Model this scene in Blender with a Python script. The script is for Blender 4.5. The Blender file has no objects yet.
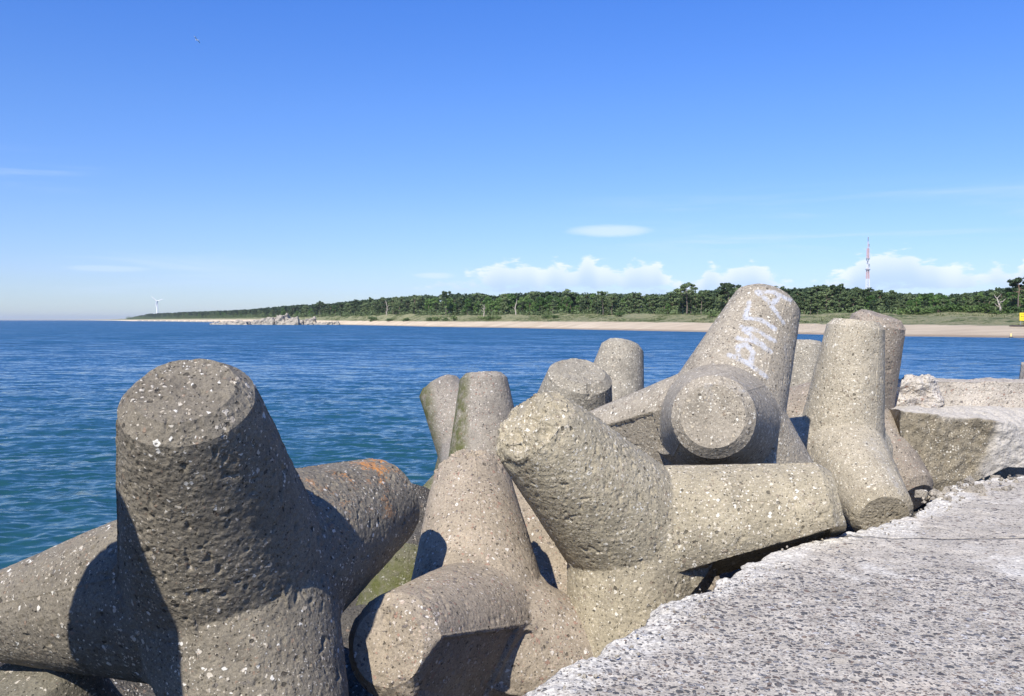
import bpy, bmesh, math, random
import numpy as np
from mathutils import Vector, Matrix
from mathutils.bvhtree import BVHTree

S = bpy.context.scene
COL = S.collection
R = math.radians

# ------------------------------------------------------------------ camera, sky, sun, exposure
EYE = 4.4                       # metres above the sea
F = 900.0 / 1024                # focal length / frame width
PITCH = math.atan(28 / 900)
cam_d = bpy.data.cameras.new('camera'); cam_d.sensor_width = 36; cam_d.lens = 36 * F
cam_d.clip_start = 0.1; cam_d.clip_end = 60000
cam = bpy.data.objects.new('camera', cam_d); COL.objects.link(cam)
cam.location = (0, 0, EYE); cam.rotation_euler = (R(90) - PITCH, 0, 0)
S.camera = cam

SUN_DIR = Vector((-0.27, -0.62, 0.70)).normalized()      # towards the sun: high, behind the camera on the left
ELEV = math.asin(SUN_DIR.z)
sun_d = bpy.data.lights.new('sun', 'SUN'); sun_d.energy = 4.8; sun_d.angle = R(0.5); sun_d.color = (1.0, 0.955, 0.87)
sun = bpy.data.objects.new('sun', sun_d); COL.objects.link(sun); sun.location = (-20, -20, 40)
sun.rotation_euler = SUN_DIR.to_track_quat('Z', 'Y').to_euler()

S.view_settings.view_transform = 'Standard'; S.view_settings.look = 'None'
S.view_settings.exposure = 0.5; S.view_settings.gamma = 1.0
S.cycles.max_bounces = 6; S.cycles.volume_bounces = 0
S.cycles.use_denoising = True


class NT:
    """small helper to write node trees"""
    def __init__(s, tree): s.t = tree; s.n = tree.nodes; s.l = tree.links
    def node(s, typ, **kw):
        n = s.n.new(typ)
        for k, v in kw.items(): setattr(n, k, v)
        return n
    def put(s, sock, v):
        if isinstance(v, bpy.types.NodeSocket): s.l.new(v, sock)
        elif v is not None: sock.default_value = v
    def math(s, op, a, b=None, c=None, clamp=False):
        n = s.node('ShaderNodeMath', operation=op, use_clamp=clamp)
        s.put(n.inputs[0], a)
        if b is not None: s.put(n.inputs[1], b)
        if c is not None: s.put(n.inputs[2], c)
        return n.outputs[0]
    def vmath(s, op, a, b=None):
        n = s.node('ShaderNodeVectorMath', operation=op)
        s.put(n.inputs[0], a)
        if b is not None: s.put(n.inputs[1], b)
        return n.outputs[0]
    def noise(s, vec, scale, detail=4, rough=0.55, dist=0.0):
        n = s.node('ShaderNodeTexNoise'); s.put(n.inputs['Vector'], vec)
        n.inputs['Scale'].default_value = scale; n.inputs['Detail'].default_value = detail
        n.inputs['Roughness'].default_value = rough; n.inputs['Distortion'].default_value = dist
        return n.outputs['Fac']
    def voro(s, vec, scale, feature='F1', rnd=1.0):
        n = s.node('ShaderNodeTexVoronoi', feature=feature); s.put(n.inputs['Vector'], vec)
        n.inputs['Scale'].default_value = scale; n.inputs['Randomness'].default_value = rnd
        return n
    def ss(s, v, lo, hi, a=0.0, b=1.0):
        n = s.node('ShaderNodeMapRange', interpolation_type='SMOOTHSTEP'); s.put(n.inputs[0], v)
        n.inputs[1].default_value = lo; n.inputs[2].default_value = hi
        n.inputs[3].default_value = a; n.inputs[4].default_value = b
        return n.outputs[0]
    def mix(s, f, a, b):
        n = s.node('ShaderNodeMix', data_type='RGBA'); s.put(n.inputs[0], f)
        for sock, v in ((n.inputs[6], a), (n.inputs[7], b)):
            if isinstance(v, tuple): v = tuple(v) + (1,) if len(v) == 3 else v
            s.put(sock, v)
        return n.outputs[2]
    def ramp(s, f, stops, interp='LINEAR'):
        n = s.node('ShaderNodeValToRGB'); s.put(n.inputs[0], f); cr = n.color_ramp; cr.interpolation = interp
        while len(cr.elements) < len(stops): cr.elements.new(0.5)
        for e, (p, c) in zip(cr.elements, stops): e.position = p; e.color = tuple(c) + (1,)
        return n.outputs[0]
    def sep(s, v):
        n = s.node('ShaderNodeSeparateXYZ'); s.put(n.inputs[0], v); return n.outputs
    def comb(s, x, y, z):
        n = s.node('ShaderNodeCombineXYZ')
        for i, v in enumerate((x, y, z)): s.put(n.inputs[i], v)
        return n.outputs[0]
    def attr(s, name):
        n = s.node('ShaderNodeAttribute', attribute_name=name); return n.outputs['Fac']
    def bump(s, h, dist=1.0, strength=1.0, normal=None):
        n = s.node('ShaderNodeBump'); s.put(n.inputs['Height'], h); n.inputs['Distance'].default_value = dist
        n.inputs['Strength'].default_value = strength
        if normal is not None: s.put(n.inputs['Normal'], normal)
        return n.outputs[0]


def new_mat(name):
    m = bpy.data.materials.new(name); m.use_nodes = True; t = m.node_tree; t.nodes.clear()
    nt = NT(t); out = nt.node('ShaderNodeOutputMaterial'); b = nt.node('ShaderNodeBsdfPrincipled')
    t.links.new(b.outputs[0], out.inputs[0])
    b.inputs['Roughness'].default_value = 0.85
    if 'Specular IOR Level' in b.inputs: b.inputs['Specular IOR Level'].default_value = 0.3
    return m, nt, b, out


# sky
W = bpy.data.worlds.new('World'); S.world = W; W.use_nodes = True
W.node_tree.nodes.clear(); w = NT(W.node_tree)
sky = w.node('ShaderNodeTexSky', sky_type='NISHITA', sun_disc=False)
sky.sun_elevation = ELEV; sky.sun_rotation = math.atan2(SUN_DIR.x, SUN_DIR.y)
sky.altitude = 0; sky.air_density = 1.0; sky.dust_density = 0.1; sky.ozone_density = 4.0
gen = w.node('ShaderNodeTexCoord').outputs['Generated']
gx, gy, gz = w.sep(gen)
az = w.math('ARCTAN2', gx, gy)                 # 0 straight ahead, + to the right
# deepen the blue of the clear air, as the photograph's camera saw it
hs = w.node('ShaderNodeHueSaturation'); hs.inputs['Saturation'].default_value = 1.12
w.put(hs.inputs['Color'], sky.outputs[0])
tint = w.node('ShaderNodeMix', data_type='RGBA', blend_type='MULTIPLY'); tint.inputs[0].default_value = 1
w.put(tint.inputs[6], hs.outputs[0]); w.put(tint.inputs[7], w.ramp(w.math('MULTIPLY', gz, 2.0, clamp=True), [(0.0, (0.64, 0.76, 1.06)), (0.10, (0.73, 0.80, 1.14)), (0.22, (0.80, 0.865, 1.19)), (0.45, (0.76, 0.91, 1.32)), (0.80, (0.58, 0.91, 1.56))]))
skyc = tint.outputs[2]
# cumulus bank low over the land
c1 = w.comb(w.math('MULTIPLY', az, 36), w.math('MULTIPLY', gz, 95), 3.3)
n1 = w.noise(c1, 1.0, 9, 0.62, 0.2)
c2 = w.comb(w.math('MULTIPLY', az, 15), 1.7, 0.4)
prof = w.noise(c2, 1.0, 2, 0.5)
azm = w.math('MULTIPLY', w.ss(az, -0.16, 0.02), w.ss(az, 0.9, 1.4, 1, 0))
top = w.math('MULTIPLY_ADD', w.ss(prof, .3, .7), 0.036, 0.046)          # height of the tops
under = w.ss(w.math('SUBTRACT', gz, top), -0.024, 0.008, 1, 0)
base = w.ss(gz, 0.020, 0.048)
den = w.math('MULTIPLY', w.math('MULTIPLY', under, base), azm)
cum = w.ss(w.math('ADD', n1, w.math('MULTIPLY', den, 0.48)), 0.62, 0.80)
cum = w.math('MULTIPLY', cum, w.ss(den, 0.0, 0.15))
# thin high veils, stretched sideways
c3 = w.comb(w.math('MULTIPLY', az, 3.0), w.math('MULTIPLY', gz, 42), 9.1)
n3 = w.noise(c3, 1.0, 6, 0.6, 0.6)
veil_r = w.math('MULTIPLY', w.ss(az, 0.02, 0.30), w.math('MULTIPLY', w.ss(gz, 0.05, 0.085), w.ss(gz, 0.11, 0.15, 1, 0)))
veil_l = w.math('MULTIPLY', w.ss(az, -0.15, -0.35), w.math('MULTIPLY', w.ss(gz, 0.02, 0.045), w.ss(gz, 0.06, 0.08, 1, 0)))
veil_h = w.math('MULTIPLY', w.ss(az, -0.40, -0.52), w.math('MULTIPLY', w.ss(gz, 0.12, 0.14), w.ss(gz, 0.15, 0.17, 1, 0)))
veil = w.math('MULTIPLY', w.math('ADD', w.math('ADD', veil_r, veil_l), veil_h), w.ss(n3, 0.42, 0.72))
# one small lens of cloud
def lens(a0, z0, wa, wz, seed, gain):
    u = w.math('DIVIDE', w.math('SUBTRACT', az, a0), wa); v = w.math('DIVIDE', w.math('SUBTRACT', gz, z0), wz)
    r2 = w.math('ADD', w.math('MULTIPLY', u, u), w.math('MULTIPLY', v, v))
    nn = w.noise(w.comb(w.math('MULTIPLY', az, 16), w.math('MULTIPLY', gz, 70), seed), 1, 5, 0.6, 0.4)
    return w.math('MULTIPLY', w.ss(w.math('ADD', r2, w.math('MULTIPLY', nn, 0.9)), 0.55, 1.35, 1, 0), gain)
l1 = lens(0.108, 0.0975, 0.055, 0.0085, 2.2, 0.62)
l2 = lens(-0.085, 0.049, 0.030, 0.0045, 5.1, 0.55)
l3 = lens(-0.42, 0.052, 0.05, 0.004, 7.1, 0.28)
# the bank's own shading: whiter tops, bluish bases
shade = w.ss(w.math('SUBTRACT', gz, top), -0.035, 0.0)
cloudc = w.mix(shade, (4.6, 6.0, 8.4), (7.6, 8.2, 9.4))
s1 = w.mix(w.math('MULTIPLY', veil, 0.50), skyc, (5.6, 6.8, 9.0))
s2 = w.mix(w.math('MAXIMUM', l1, w.math('MAXIMUM', l2, l3)), s1, (6.4, 7.4, 9.2))
s3 = w.mix(w.math('MULTIPLY', cum, 0.88), s2, cloudc)
bg = w.node('ShaderNodeBackground'); w.put(bg.inputs[0], s3); bg.inputs[1].default_value = 0.092
wo = w.node('ShaderNodeOutputWorld'); w.l.new(bg.outputs[0], wo.inputs[0])


# ------------------------------------------------------------------ general helpers
def tag(o, label=None, cat=None, group=None, kind=None):
    if label: o['label'] = label
    if cat: o['category'] = cat
    if group: o['group'] = group
    if kind: o['kind'] = kind
    return o

def empty(name, loc, rz=0):
    o = bpy.data.objects.new(name, None); COL.objects.link(o); o.location = loc; o.rotation_euler = (0, 0, rz)
    o.empty_display_size = 0.3
    return o

def mesh_np(name, V, Fq, mat, parent=None, smooth=True):
    """V (n,3) floats; Fq: array (m,4) or (m,3), or list of arrays of both"""
    if not isinstance(Fq, list): Fq = [Fq]
    me = bpy.data.meshes.new(name)
    V = np.asarray(V, np.float32)
    me.vertices.add(len(V)); me.vertices.foreach_set('co', V.ravel())
    loops = np.concatenate([f.ravel() for f in Fq]).astype(np.int32)
    tot = np.concatenate([np.full(len(f), f.shape[1]) for f in Fq]).astype(np.int32)
    start = np.concatenate([[0], np.cumsum(tot)[:-1]]).astype(np.int32)
    me.loops.add(len(loops)); me.loops.foreach_set('vertex_index', loops)
    me.polygons.add(len(tot)); me.polygons.foreach_set('loop_start', start); me.polygons.foreach_set('loop_total', tot)
    me.update(calc_edges=True); me.validate()
    me.polygons.foreach_set('use_smooth', [smooth] * len(me.polygons))
    if mat: me.materials.append(mat)
    o = bpy.data.objects.new(name, me); COL.objects.link(o)
    if parent: o.parent = parent
    return o

def bm_obj(name, bm, mat, parent=None, smooth=False):
    me = bpy.data.meshes.new(name); bm.to_mesh(me); bm.free()
    if smooth: me.polygons.foreach_set('use_smooth', [True] * len(me.polygons))
    me.materials.append(mat)
    o = bpy.data.objects.new(name, me); COL.objects.link(o)
    if parent: o.parent = parent
    return o

def set_attr(o, name, vals):
    a = o.data.attributes.new(name, 'FLOAT', 'POINT'); a.data.foreach_set('value', np.asarray(vals, np.float32))

def hash3(ix, iy, iz, seed):
    h = (ix * 374761393 + iy * 668265263 + iz * 2147483647 + seed * 144665) & 0xffffffff
    h = ((h ^ (h >> 13)) * 1274126177) & 0xffffffff
    h = (h ^ (h >> 16)) & 0xffff
    return h / 32767.5 - 1.0

def vnoise(P, seed=0):
    P = np.asarray(P, float); I = np.floor(P).astype(np.int64); f = P - I; f = f * f * (3 - 2 * f)
    out = 0
    for dx in (0, 1):
        wx = f[..., 0] if dx else 1 - f[..., 0]
        for dy in (0, 1):
            wy = f[..., 1] if dy else 1 - f[..., 1]
            for dz in (0, 1):
                wz = f[..., 2] if dz else 1 - f[..., 2]
                out = out + wx * wy * wz * hash3(I[..., 0] + dx, I[..., 1] + dy, I[..., 2] + dz, seed)
    return out

def fbm(P, octaves=4, seed=0, gain=0.5):
    a, s, out = 1.0, 1.0, 0
    for k in range(octaves):
        out = out + a * vnoise(P * s + 17.3 * k, seed + k); a *= gain; s *= 2.03
    return out

def sstep(x, a, b):
    t = np.clip((x - a) / (b - a), 0, 1); return t * t * (3 - 2 * t)

def bear(px, d, z=0):
    """a point by compass bearing (tangent scale) and forward distance"""
    return np.array([(px - 512) / 900.0 * d, d, z])


# ------------------------------------------------------------------ materials
def concrete(name, base=(0.30, 0.265, 0.205), dark=(0.17, 0.15, 0.12), peb=0.35, peb_cols=None, rough_amp=1.0,
             pits=0.3, moss=0.0, lichen=0.0, seed=0.0, damp=None, peb_scale=33, paint=False, pale=False):
    m, n, b, out = new_mat(name)
    co = n.vmath('ADD', n.node('ShaderNodeTexCoord').outputs['Object'], (seed * 3.1, seed * 1.7, seed * 2.3))
    warp = n.node('ShaderNodeTexNoise'); n.put(warp.inputs['Vector'], co); warp.inputs['Scale'].default_value = 30; warp.inputs['Detail'].default_value = 2
    wv = n.node('ShaderNodeVectorMath', operation='MULTIPLY_ADD'); n.put(wv.inputs[0], warp.outputs['Color']); wv.inputs[1].default_value = (0.03,) * 3; n.put(wv.inputs[2], co)
    cw = wv.outputs[0]
    macro = n.noise(co, 1.7, 5, 0.6); mid = n.noise(co, 9, 5, 0.65); fine = n.noise(co, 70, 4, 0.7); grit = n.noise(co, 190, 2, 0.7)
    t = n.math('ADD', n.math('MULTIPLY', macro, 0.55), n.math('MULTIPLY', mid, 0.45))
    lt = tuple(min(1, c * 1.28) for c in base)
    col = n.ramp(t, [(0.32, dark), (0.5, base), (0.68, lt)])
    # fine sandy grain
    g = n.ss(n.math('ADD', n.math('MULTIPLY', fine, 0.5), n.math('MULTIPLY', grit, 0.5)), 0.3, 0.7, 0.62, 1.34)
    mul = n.node('ShaderNodeMix', data_type='RGBA', blend_type='MULTIPLY'); mul.inputs[0].default_value = 1
    n.put(mul.inputs[6], col); n.put(mul.inputs[7], n.comb(g, g, g)); col = mul.outputs[2]
    # aggregate stones at two sizes
    pc = peb_cols or [(0.0, (0.56, 0.50, 0.41)), (0.28, (0.42, 0.36, 0.28)), (0.5, (0.24, 0.17, 0.12)), (0.68, (0.13, 0.115, 0.10)), (0.85, (0.72, 0.68, 0.60))]
    hpeb = None
    for k, (sc, frac, rad) in enumerate(((peb_scale, peb, 0.56), (peb_scale * 1.7, peb * 1.0, 0.60), (peb_scale * 3.2, peb * .9, 0.60))):
        v = n.voro(cw, sc); v.distance = 'MANHATTAN'; r1, r2, r3 = n.sep(v.outputs['Color'])
        lim = n.math('MULTIPLY', n.math('MULTIPLY_ADD', r3, 0.75, 0.30), rad * 1.25)
        inside = n.ss(n.math('SUBTRACT', v.outputs['Distance'], lim), -0.07, 0.03, 1, 0)
        patch = n.ss(n.noise(n.vmath('ADD', co, (5.2 + k, 1.1, 0)), 2.6, 4, 0.65), 0.36, 0.64, -0.24, 0.16)
        on = n.math('LESS_THAN', r1, n.math('ADD', patch, frac * .88))
        msk = n.math('MULTIPLY', inside, on)
        pcol = n.ramp(r2, pc, 'CONSTANT')
        col = n.mix(n.math('MULTIPLY', msk, 0.80), col, pcol)
        h = n.math('MULTIPLY', msk, 0.0030 / (1 + k))
        hpeb = h if hpeb is None else n.math('ADD', hpeb, h)
    # blow holes
    v = n.voro(n.vmath('ADD', cw, (9.1, 4.2, 0.3)), 21); r1, r2, r3 = n.sep(v.outputs['Color'])
    hole = n.math('MULTIPLY', n.ss(n.math('SUBTRACT', v.outputs['Distance'], n.math('MULTIPLY', r3, 0.24)), -0.03, 0.05, 1, 0), n.math('LESS_THAN', r1, pits))
    v2 = n.voro(n.vmath('ADD', cw, (2.1, 7.2, 3.3)), 62); q1, q2, q3 = n.sep(v2.outputs['Color'])
    hole2 = n.math('MULTIPLY', n.ss(n.math('SUBTRACT', v2.outputs['Distance'], n.math('MULTIPLY', q3, 0.30)), -0.03, 0.07, 1, 0), n.math('LESS_THAN', q1, pits * 1.25))
    holes = n.math('MAXIMUM', hole, hole2)
    col = n.mix(n.math('MULTIPLY', holes, 0.75), col, tuple(c * 0.30 for c in dark))
    if lichen:
        # orange crust lichen, only on the upper face of the stone
        geo = n.node('ShaderNodeNewGeometry'); nz = n.sep(geo.outputs['True Normal'])[2]
        lm = n.math('MULTIPLY', n.ss(n.math('ADD', n.noise(co, 5.0, 5, 0.7), n.math('MULTIPLY', n.noise(co, 60, 4, 0.8), 0.75)), 0.93, 1.03), n.ss(nz, 0.0, 0.6))
        if paint: lm = n.math('MULTIPLY', lm, 1.0)
        col = n.mix(n.math('MULTIPLY', lm, n.attr('lichen')), col, (0.50, 0.215, 0.06))
    if moss:
        col = n.mix(n.math('MULTIPLY', n.attr('moss'), n.ss(n.noise(co, 7, 5, 0.7), 0.30, 0.62, 0.15, 0.95)), col,
                    n.mix(n.noise(co, 30, 3, 0.6), (0.045, 0.055, 0.012), (0.125, 0.125, 0.032)))
    # weather stain, stronger low down where the spray reaches
    if damp is not None:
        wz = n.sep(n.node('ShaderNodeNewGeometry').outputs['Position'])[2]
        dm = n.ss(n.math('ADD', wz, n.math('MULTIPLY', n.noise(co, 2.2, 4, 0.6), 1.0)), damp - 0.5, damp + 0.5, 0.78, 0)
        mul2 = n.node('ShaderNodeMix', data_type='RGBA', blend_type='MULTIPLY'); n.put(mul2.inputs[0], dm)
        n.put(mul2.inputs[6], col); mul2.inputs[7].default_value = (0.34, 0.34, 0.27, 1); col = mul2.outputs[2]
    if pale:
        col = n.mix(n.math('MULTIPLY', n.attr('paint'), n.ss(mid, .2, .5, .72, .96)), col, n.mix(fine, (.34, .31, .265), (.52, .48, .42)))
    if paint:
        pm = n.math('MULTIPLY', n.attr('paint'), n.ss(n.math('ADD', n.noise(co, 17, 6, 0.85), n.math('MULTIPLY', n.attr('paint'), 0.20)), 0.52, 0.80))
        col = n.mix(n.math('MULTIPLY', pm, 0.66), col, (0.47, 0.50, 0.56))
    n.put(b.inputs['Base Color'], col)
    b.inputs['Roughness'].default_value = 0.9
    cell = n.voro(n.vmath('ADD', cw, (3.3, 0.2, 5.5)), 34); cd = n.ss(cell.outputs['Distance'], 0.0, 0.7)
    H = n.math('ADD', hpeb, n.math('MULTIPLY', holes, -0.009))
    H = n.math('ADD', H, n.math('MULTIPLY', mid, 0.008 * rough_amp))
    H = n.math('ADD', H, n.math('MULTIPLY', fine, 0.0055 * rough_amp))
    H = n.math('ADD', H, n.math('MULTIPLY', grit, 0.0016 * rough_amp))
    H = n.math('ADD', H, n.math('MULTIPLY', cd, -0.0045 * rough_amp))
    n.put(b.inputs['Normal'], n.bump(H, 1.0, 0.95))
    return m


# ------------------------------------------------------------------ water
def build_water():
    m, n, b, out = new_mat('sea_water')
    geo = n.node('ShaderNodeNewGeometry').outputs['Position']
    x, y, z = n.sep(geo)
    dist = n.math('SQRT', n.math('ADD', n.math('MULTIPLY', x, x), n.math('MULTIPLY', y, y)))
    near = n.ss(dist, 8, 90)
    # wavelets as tilted facets; the longer ones carry the pattern far out
    def tilt(sx, sy, det, rough, dst=0.4):
        nn = n.node('ShaderNodeTexNoise'); n.put(nn.inputs['Vector'], n.comb(n.math('MULTIPLY', x, sx), n.math('MULTIPLY_ADD', x, sx * .3, n.math('MULTIPLY', y, sy)), 0))
        nn.inputs['Scale'].default_value = 1; nn.inputs['Detail'].default_value = det; nn.inputs['Roughness'].default_value = rough; nn.inputs['Distortion'].default_value = dst
        return n.vmath('SUBTRACT', nn.outputs['Color'], (.5, .5, .5))
    def sc(v, f): 
        q = n.node('ShaderNodeVectorMath', operation='SCALE'); n.put(q.inputs[0], v); n.put(q.inputs['Scale'], f); return q.outputs[0]
    t1 = tilt(1.9, 3.6, 4, .65); t2 = tilt(.28, .8, 3, .6); t3 = tilt(.05, .14, 3, .55, .8)
    tv = n.vmath('ADD', n.vmath('ADD', sc(t1, n.ss(dist, 10, 300, .70, .75)), sc(t2, n.ss(dist, 15, 60, .35, .75))), sc(t3, n.ss(dist, 30, 200, .0, .50)))
    tx, ty, tz = n.sep(tv)
    bias = n.ss(dist, 10, 160, -.02, -.16)          # seen low across the water, mostly the near faces of the waves show
    nrm = n.vmath('NORMALIZE', n.vmath('ADD', n.node('ShaderNodeNewGeometry').outputs['Normal'], n.comb(n.math('MULTIPLY', tx, .7), n.math('ADD', ty, bias), 0)))
    patch = n.noise(n.comb(n.math('MULTIPLY', x, 0.006), n.math('MULTIPLY', y, 0.02), 0), 1, 4, 0.6)
    colr = n.mix(near, (0.012, 0.055, 0.056), (0.014, 0.060, 0.105))
    colr = n.mix(n.ss(patch, 0.35, 0.7), colr, n.mix(near, (0.015, 0.068, 0.070), (0.017, 0.076, 0.138)))
    n.put(b.inputs['Base Color'], colr)
    n.put(b.inputs['Roughness'], n.ss(dist, 10, 300, .10, .25))
    b.inputs['IOR'].default_value = 1.33
    b.inputs['Specular IOR Level'].default_value = 0.5
    n.put(b.inputs['Normal'], nrm)
    # one sheet, finely waved near the breakwater and flat to the horizon
    rings = np.concatenate([np.linspace(2.5, 34, 560), 34 * (90 / 34) ** np.linspace(0.004, 1, 240), 90 * (25000 / 90) ** np.linspace(0.02, 1, 120)])
    ang = np.radians(np.linspace(-72, 72, 620))
    A, D = np.meshgrid(ang, rings)
    X = np.sin(A) * D; Y = np.cos(A) * D
    amp = 0.06 * (1 - sstep(D, 55, 90))
    P = np.stack([X * 0.55, Y + 0.12 * X, X * 0], -1)
    Z = (fbm(P * 0.9, 3, 5) * 1.0 + 0.55 * (1 - np.abs(fbm(P * 2.1, 2, 9)) * 1.6) + 0.35 * fbm(P * 5.0, 2, 13)) * amp
    V = np.stack([X, Y, Z], -1).reshape(-1, 3)
    nr, nc = X.shape
    i = np.arange(nr - 1)[:, None] * nc + np.arange(nc - 1)[None]
    Fq = np.stack([i, i + 1, i + nc + 1, i + nc], -1).reshape(-1, 4)
    # behind the camera and far round: simple flat skirt so the sea closes the ring
    o = mesh_np('water', V, Fq, m); tag(o, kind='structure')
    bm = bmesh.new()
    ring = [(-25000, -25000), (25000, -25000), (25000, 25000), (-25000, 25000)]
    vs = [bm.verts.new((a, c, -0.35)) for a, c in ring]; bm.faces.new(vs)
    o2 = bm_obj('sea_bed_water', bm, m); tag(o2, kind='structure')

build_water()


# ------------------------------------------------------------------ the coast across the bay
SH = [(-500, 30000), (80, 14000), (118, 5200), (130, 3500), (200, 2000), (250, 1400), (330, 850), (430, 590), (600, 400), (745, 300), (900, 245), (1024, 220), (1400, 190)]
TL = [(-500, 32000), (80, 14400), (118, 5400), (130, 3900), (180, 2600), (250, 1650), (300, 1180), (350, 880), (430, 680), (600, 500), (745, 400), (900, 350), (1024, 330), (1400, 310)]
TB = [(-500, 320), (118, 319.5), (180, 318.8), (250, 318), (300, 317.3), (350, 316.5), (400, 314.5), (450, 315.5), (600, 315), (740, 315), (900, 314), (1024, 314.5), (1400, 314)]
TT = [(118, 319.2), (130, 317.5), (138, 315.5), (150, 313.2), (180, 311.5), (220, 310), (250, 308.5), (290, 304.5), (320, 302.5), (345, 300.5), (400, 295), (445, 292), (500, 292), (545, 290), (575, 290), (600, 291.5), (640, 292), (660, 292), (700, 289.5), (735, 285), (800, 286.5), (822, 283), (860, 287.5), (900, 291), (930, 291), (960, 292), (990, 287), (1024, 283), (1400, 282)]
YS = [(-500, 320), (118, 319.9), (250, 319.3), (330, 320.5), (430, 321.4), (600, 321.6), (745, 323), (900, 324.5), (1024, 325.5), (1400, 326)]
def ip(tab, px): return np.interp(px, [a for a, _ in tab], [b for _, b in tab])
def tree_ground(px):
    d = ip(TL, px); return EYE + (320 - ip(TB, px)) / 900 * d

def build_coast():
    px = np.concatenate([np.linspace(-500, 110, 40), np.linspace(112, 1250, 900)])
    us = np.concatenate([[-0.25, -0.06], np.linspace(-0.02, 0.6, 34), np.linspace(0.63, 1.0, 16), [1.15, 1.5, 2.5, 5.0]])
    PX, Uu = np.meshgrid(px, us)
    ds, dt = ip(SH, PX), ip(TL, PX)
    wob = vnoise(np.stack([PX * 0.03, PX * 0, PX * 0], -1), 3) * 0.03
    D = ds + (dt - ds) * (Uu + wob * (np.abs(Uu) < 0.5))
    zs = EYE - (ip(YS, PX) - 320) / 900 * (ds + 0.35 * (dt - ds))
    zt = EYE + (320 - ip(TB, PX)) / 900 * dt
    Z = np.where(Uu < 0, Uu * 8, np.where(Uu < 0.35, zs * (np.clip(Uu, 0, 1) / 0.35) ** 0.75, zs + (zt - zs) * sstep(Uu, 0.35, 0.92)))
    X = (PX - 512) / 900 * D
    P = np.stack([X * 0.06, D * 0.06, X * 0], -1)
    hill = fbm(P, 4, 21)
    Z = Z + hill * 0.95 * sstep(Uu, 0.36, 0.55) * (1 - sstep(Uu, 0.9, 1.0)) + fbm(P * 3, 2, 8) * 0.10 * sstep(Uu, 0.05, 0.2)
    Z = Z + np.clip((D / dt - 1.10) * 50, 0, 4.5)
    V = np.stack([X, D, Z], -1).reshape(-1, 3)
    nr, nc = X.shape
    i = np.arange(nr - 1)[:, None] * nc + np.arange(nc - 1)[None]
    Fq = np.stack([i, i + 1, i + nc + 1, i + nc], -1).reshape(-1, 4)
    m, n, b, out = new_mat('beach_and_dune')
    co = n.node('ShaderNodeTexCoord').outputs['Object']
    u = n.attr('inland')
    sand = n.ramp(n.noise(n.vmath('MULTIPLY', co, (0.3, 1, 1)), 0.15, 5, 0.6), [(0.3, (0.56, 0.44, 0.29)), (0.7, (0.74, 0.61, 0.43))])
    wet = n.ss(u, 0.015, 0.05, 1, 0)
    sand = n.mix(n.math('MULTIPLY', wet, 0.6), sand, (0.24, 0.17, 0.115))
    gn = n.math('ADD', n.math('MULTIPLY', n.noise(n.vmath('MULTIPLY', co, (0.25, 1, 1)), 0.10, 6, 0.75, 0.6), 0.6), n.math('MULTIPLY', n.noise(co, 0.55, 4, 0.8), 0.4))
    grass = n.ramp(gn, [(0.42, (0.05, 0.075, 0.02)), (0.465, (0.14, 0.17, 0.055)), (0.505, (0.38, 0.33, 0.19)), (0.54, (0.14, 0.18, 0.07)), (0.60, (0.42, 0.36, 0.22))])
    msk = n.ss(n.math('ADD', u, n.math('MULTIPLY', n.noise(co, 0.16, 5, 0.7), 0.16)), 0.41, 0.455)
    n.put(b.inputs['Base Color'], n.mix(msk, sand, grass))
    n.put(b.inputs['Normal'], n.bump(n.noise(co, 0.7, 6, 0.8), 1.6, 0.9))
    o = mesh_np('beach', V, Fq, m); tag(o, kind='structure')
    set_attr(o, 'inland', Uu.reshape(-1))
    return BVHTree.FromPolygons([tuple(v) for v in V[::1]], [tuple(int(k) for k in f) for f in Fq])
COAST = build_coast()
def ground_z(x, y):
    h = COAST.ray_cast(Vector((x, y, 200)), Vector((0, 0, -1)))
    return h[0].z if h[0] is not None else 0.0


# ------------------------------------------------------------------ trees
def leaf_mat(name, c1, c2, c3):
    m, n, b, out = new_mat(name)
    co = n.node('ShaderNodeTexCoord').outputs['Object']
    oi = n.node('ShaderNodeObjectInfo').outputs['Random']
    v = n.math('ADD', n.noise(co, 0.5, 4, 0.7), n.math('MULTIPLY', n.math('SUBTRACT', oi, 0.5), 0.42))
    col = n.ramp(v, [(0.34, c1), (0.5, c2), (0.68, c3)])
    n.put(b.inputs['Base Color'], col); b.inputs['Roughness'].default_value = 0.7
    return m
M_PINE = leaf_mat('pine_needles', (0.042, 0.068, 0.030), (0.090, 0.130, 0.052), (0.155, 0.20, 0.085))
M_LEAF = leaf_mat('broad_leaves', (0.045, 0.095, 0.020), (0.080, 0.155, 0.036), (0.125, 0.20, 0.055))
M_SHRUB = leaf_mat('shrub_leaves', (0.05, 0.09, 0.022), (0.085, 0.14, 0.036), (0.14, 0.19, 0.06))
def bark_mat():
    m, n, b, out = new_mat('pine_bark')
    co = n.node('ShaderNodeTexCoord').outputs['Object']
    z = n.sep(co)[2]
    col = n.mix(n.ss(z, 3, 8), (0.22, 0.17, 0.14), (0.36, 0.23, 0.15))
    n.put(b.inputs['Base Color'], n.mix(n.noise(n.vmath('MULTIPLY', co, (6, 6, 1)), 2, 4, 0.7), col, (0.13, 0.10, 0.085)))
    return m
M_BARK = bark_mat()
mdb, nn, bb, _ = new_mat('bleached_bark')
nn.put(bb.inputs['Base Color'], nn.ramp(nn.noise(nn.node('ShaderNodeTexCoord').outputs['Object'], 2.5, 5, 0.7), [(0.3, (0.24, 0.20, 0.16)), (0.7, (0.58, 0.52, 0.44))]))
M_DEAD = mdb

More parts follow.
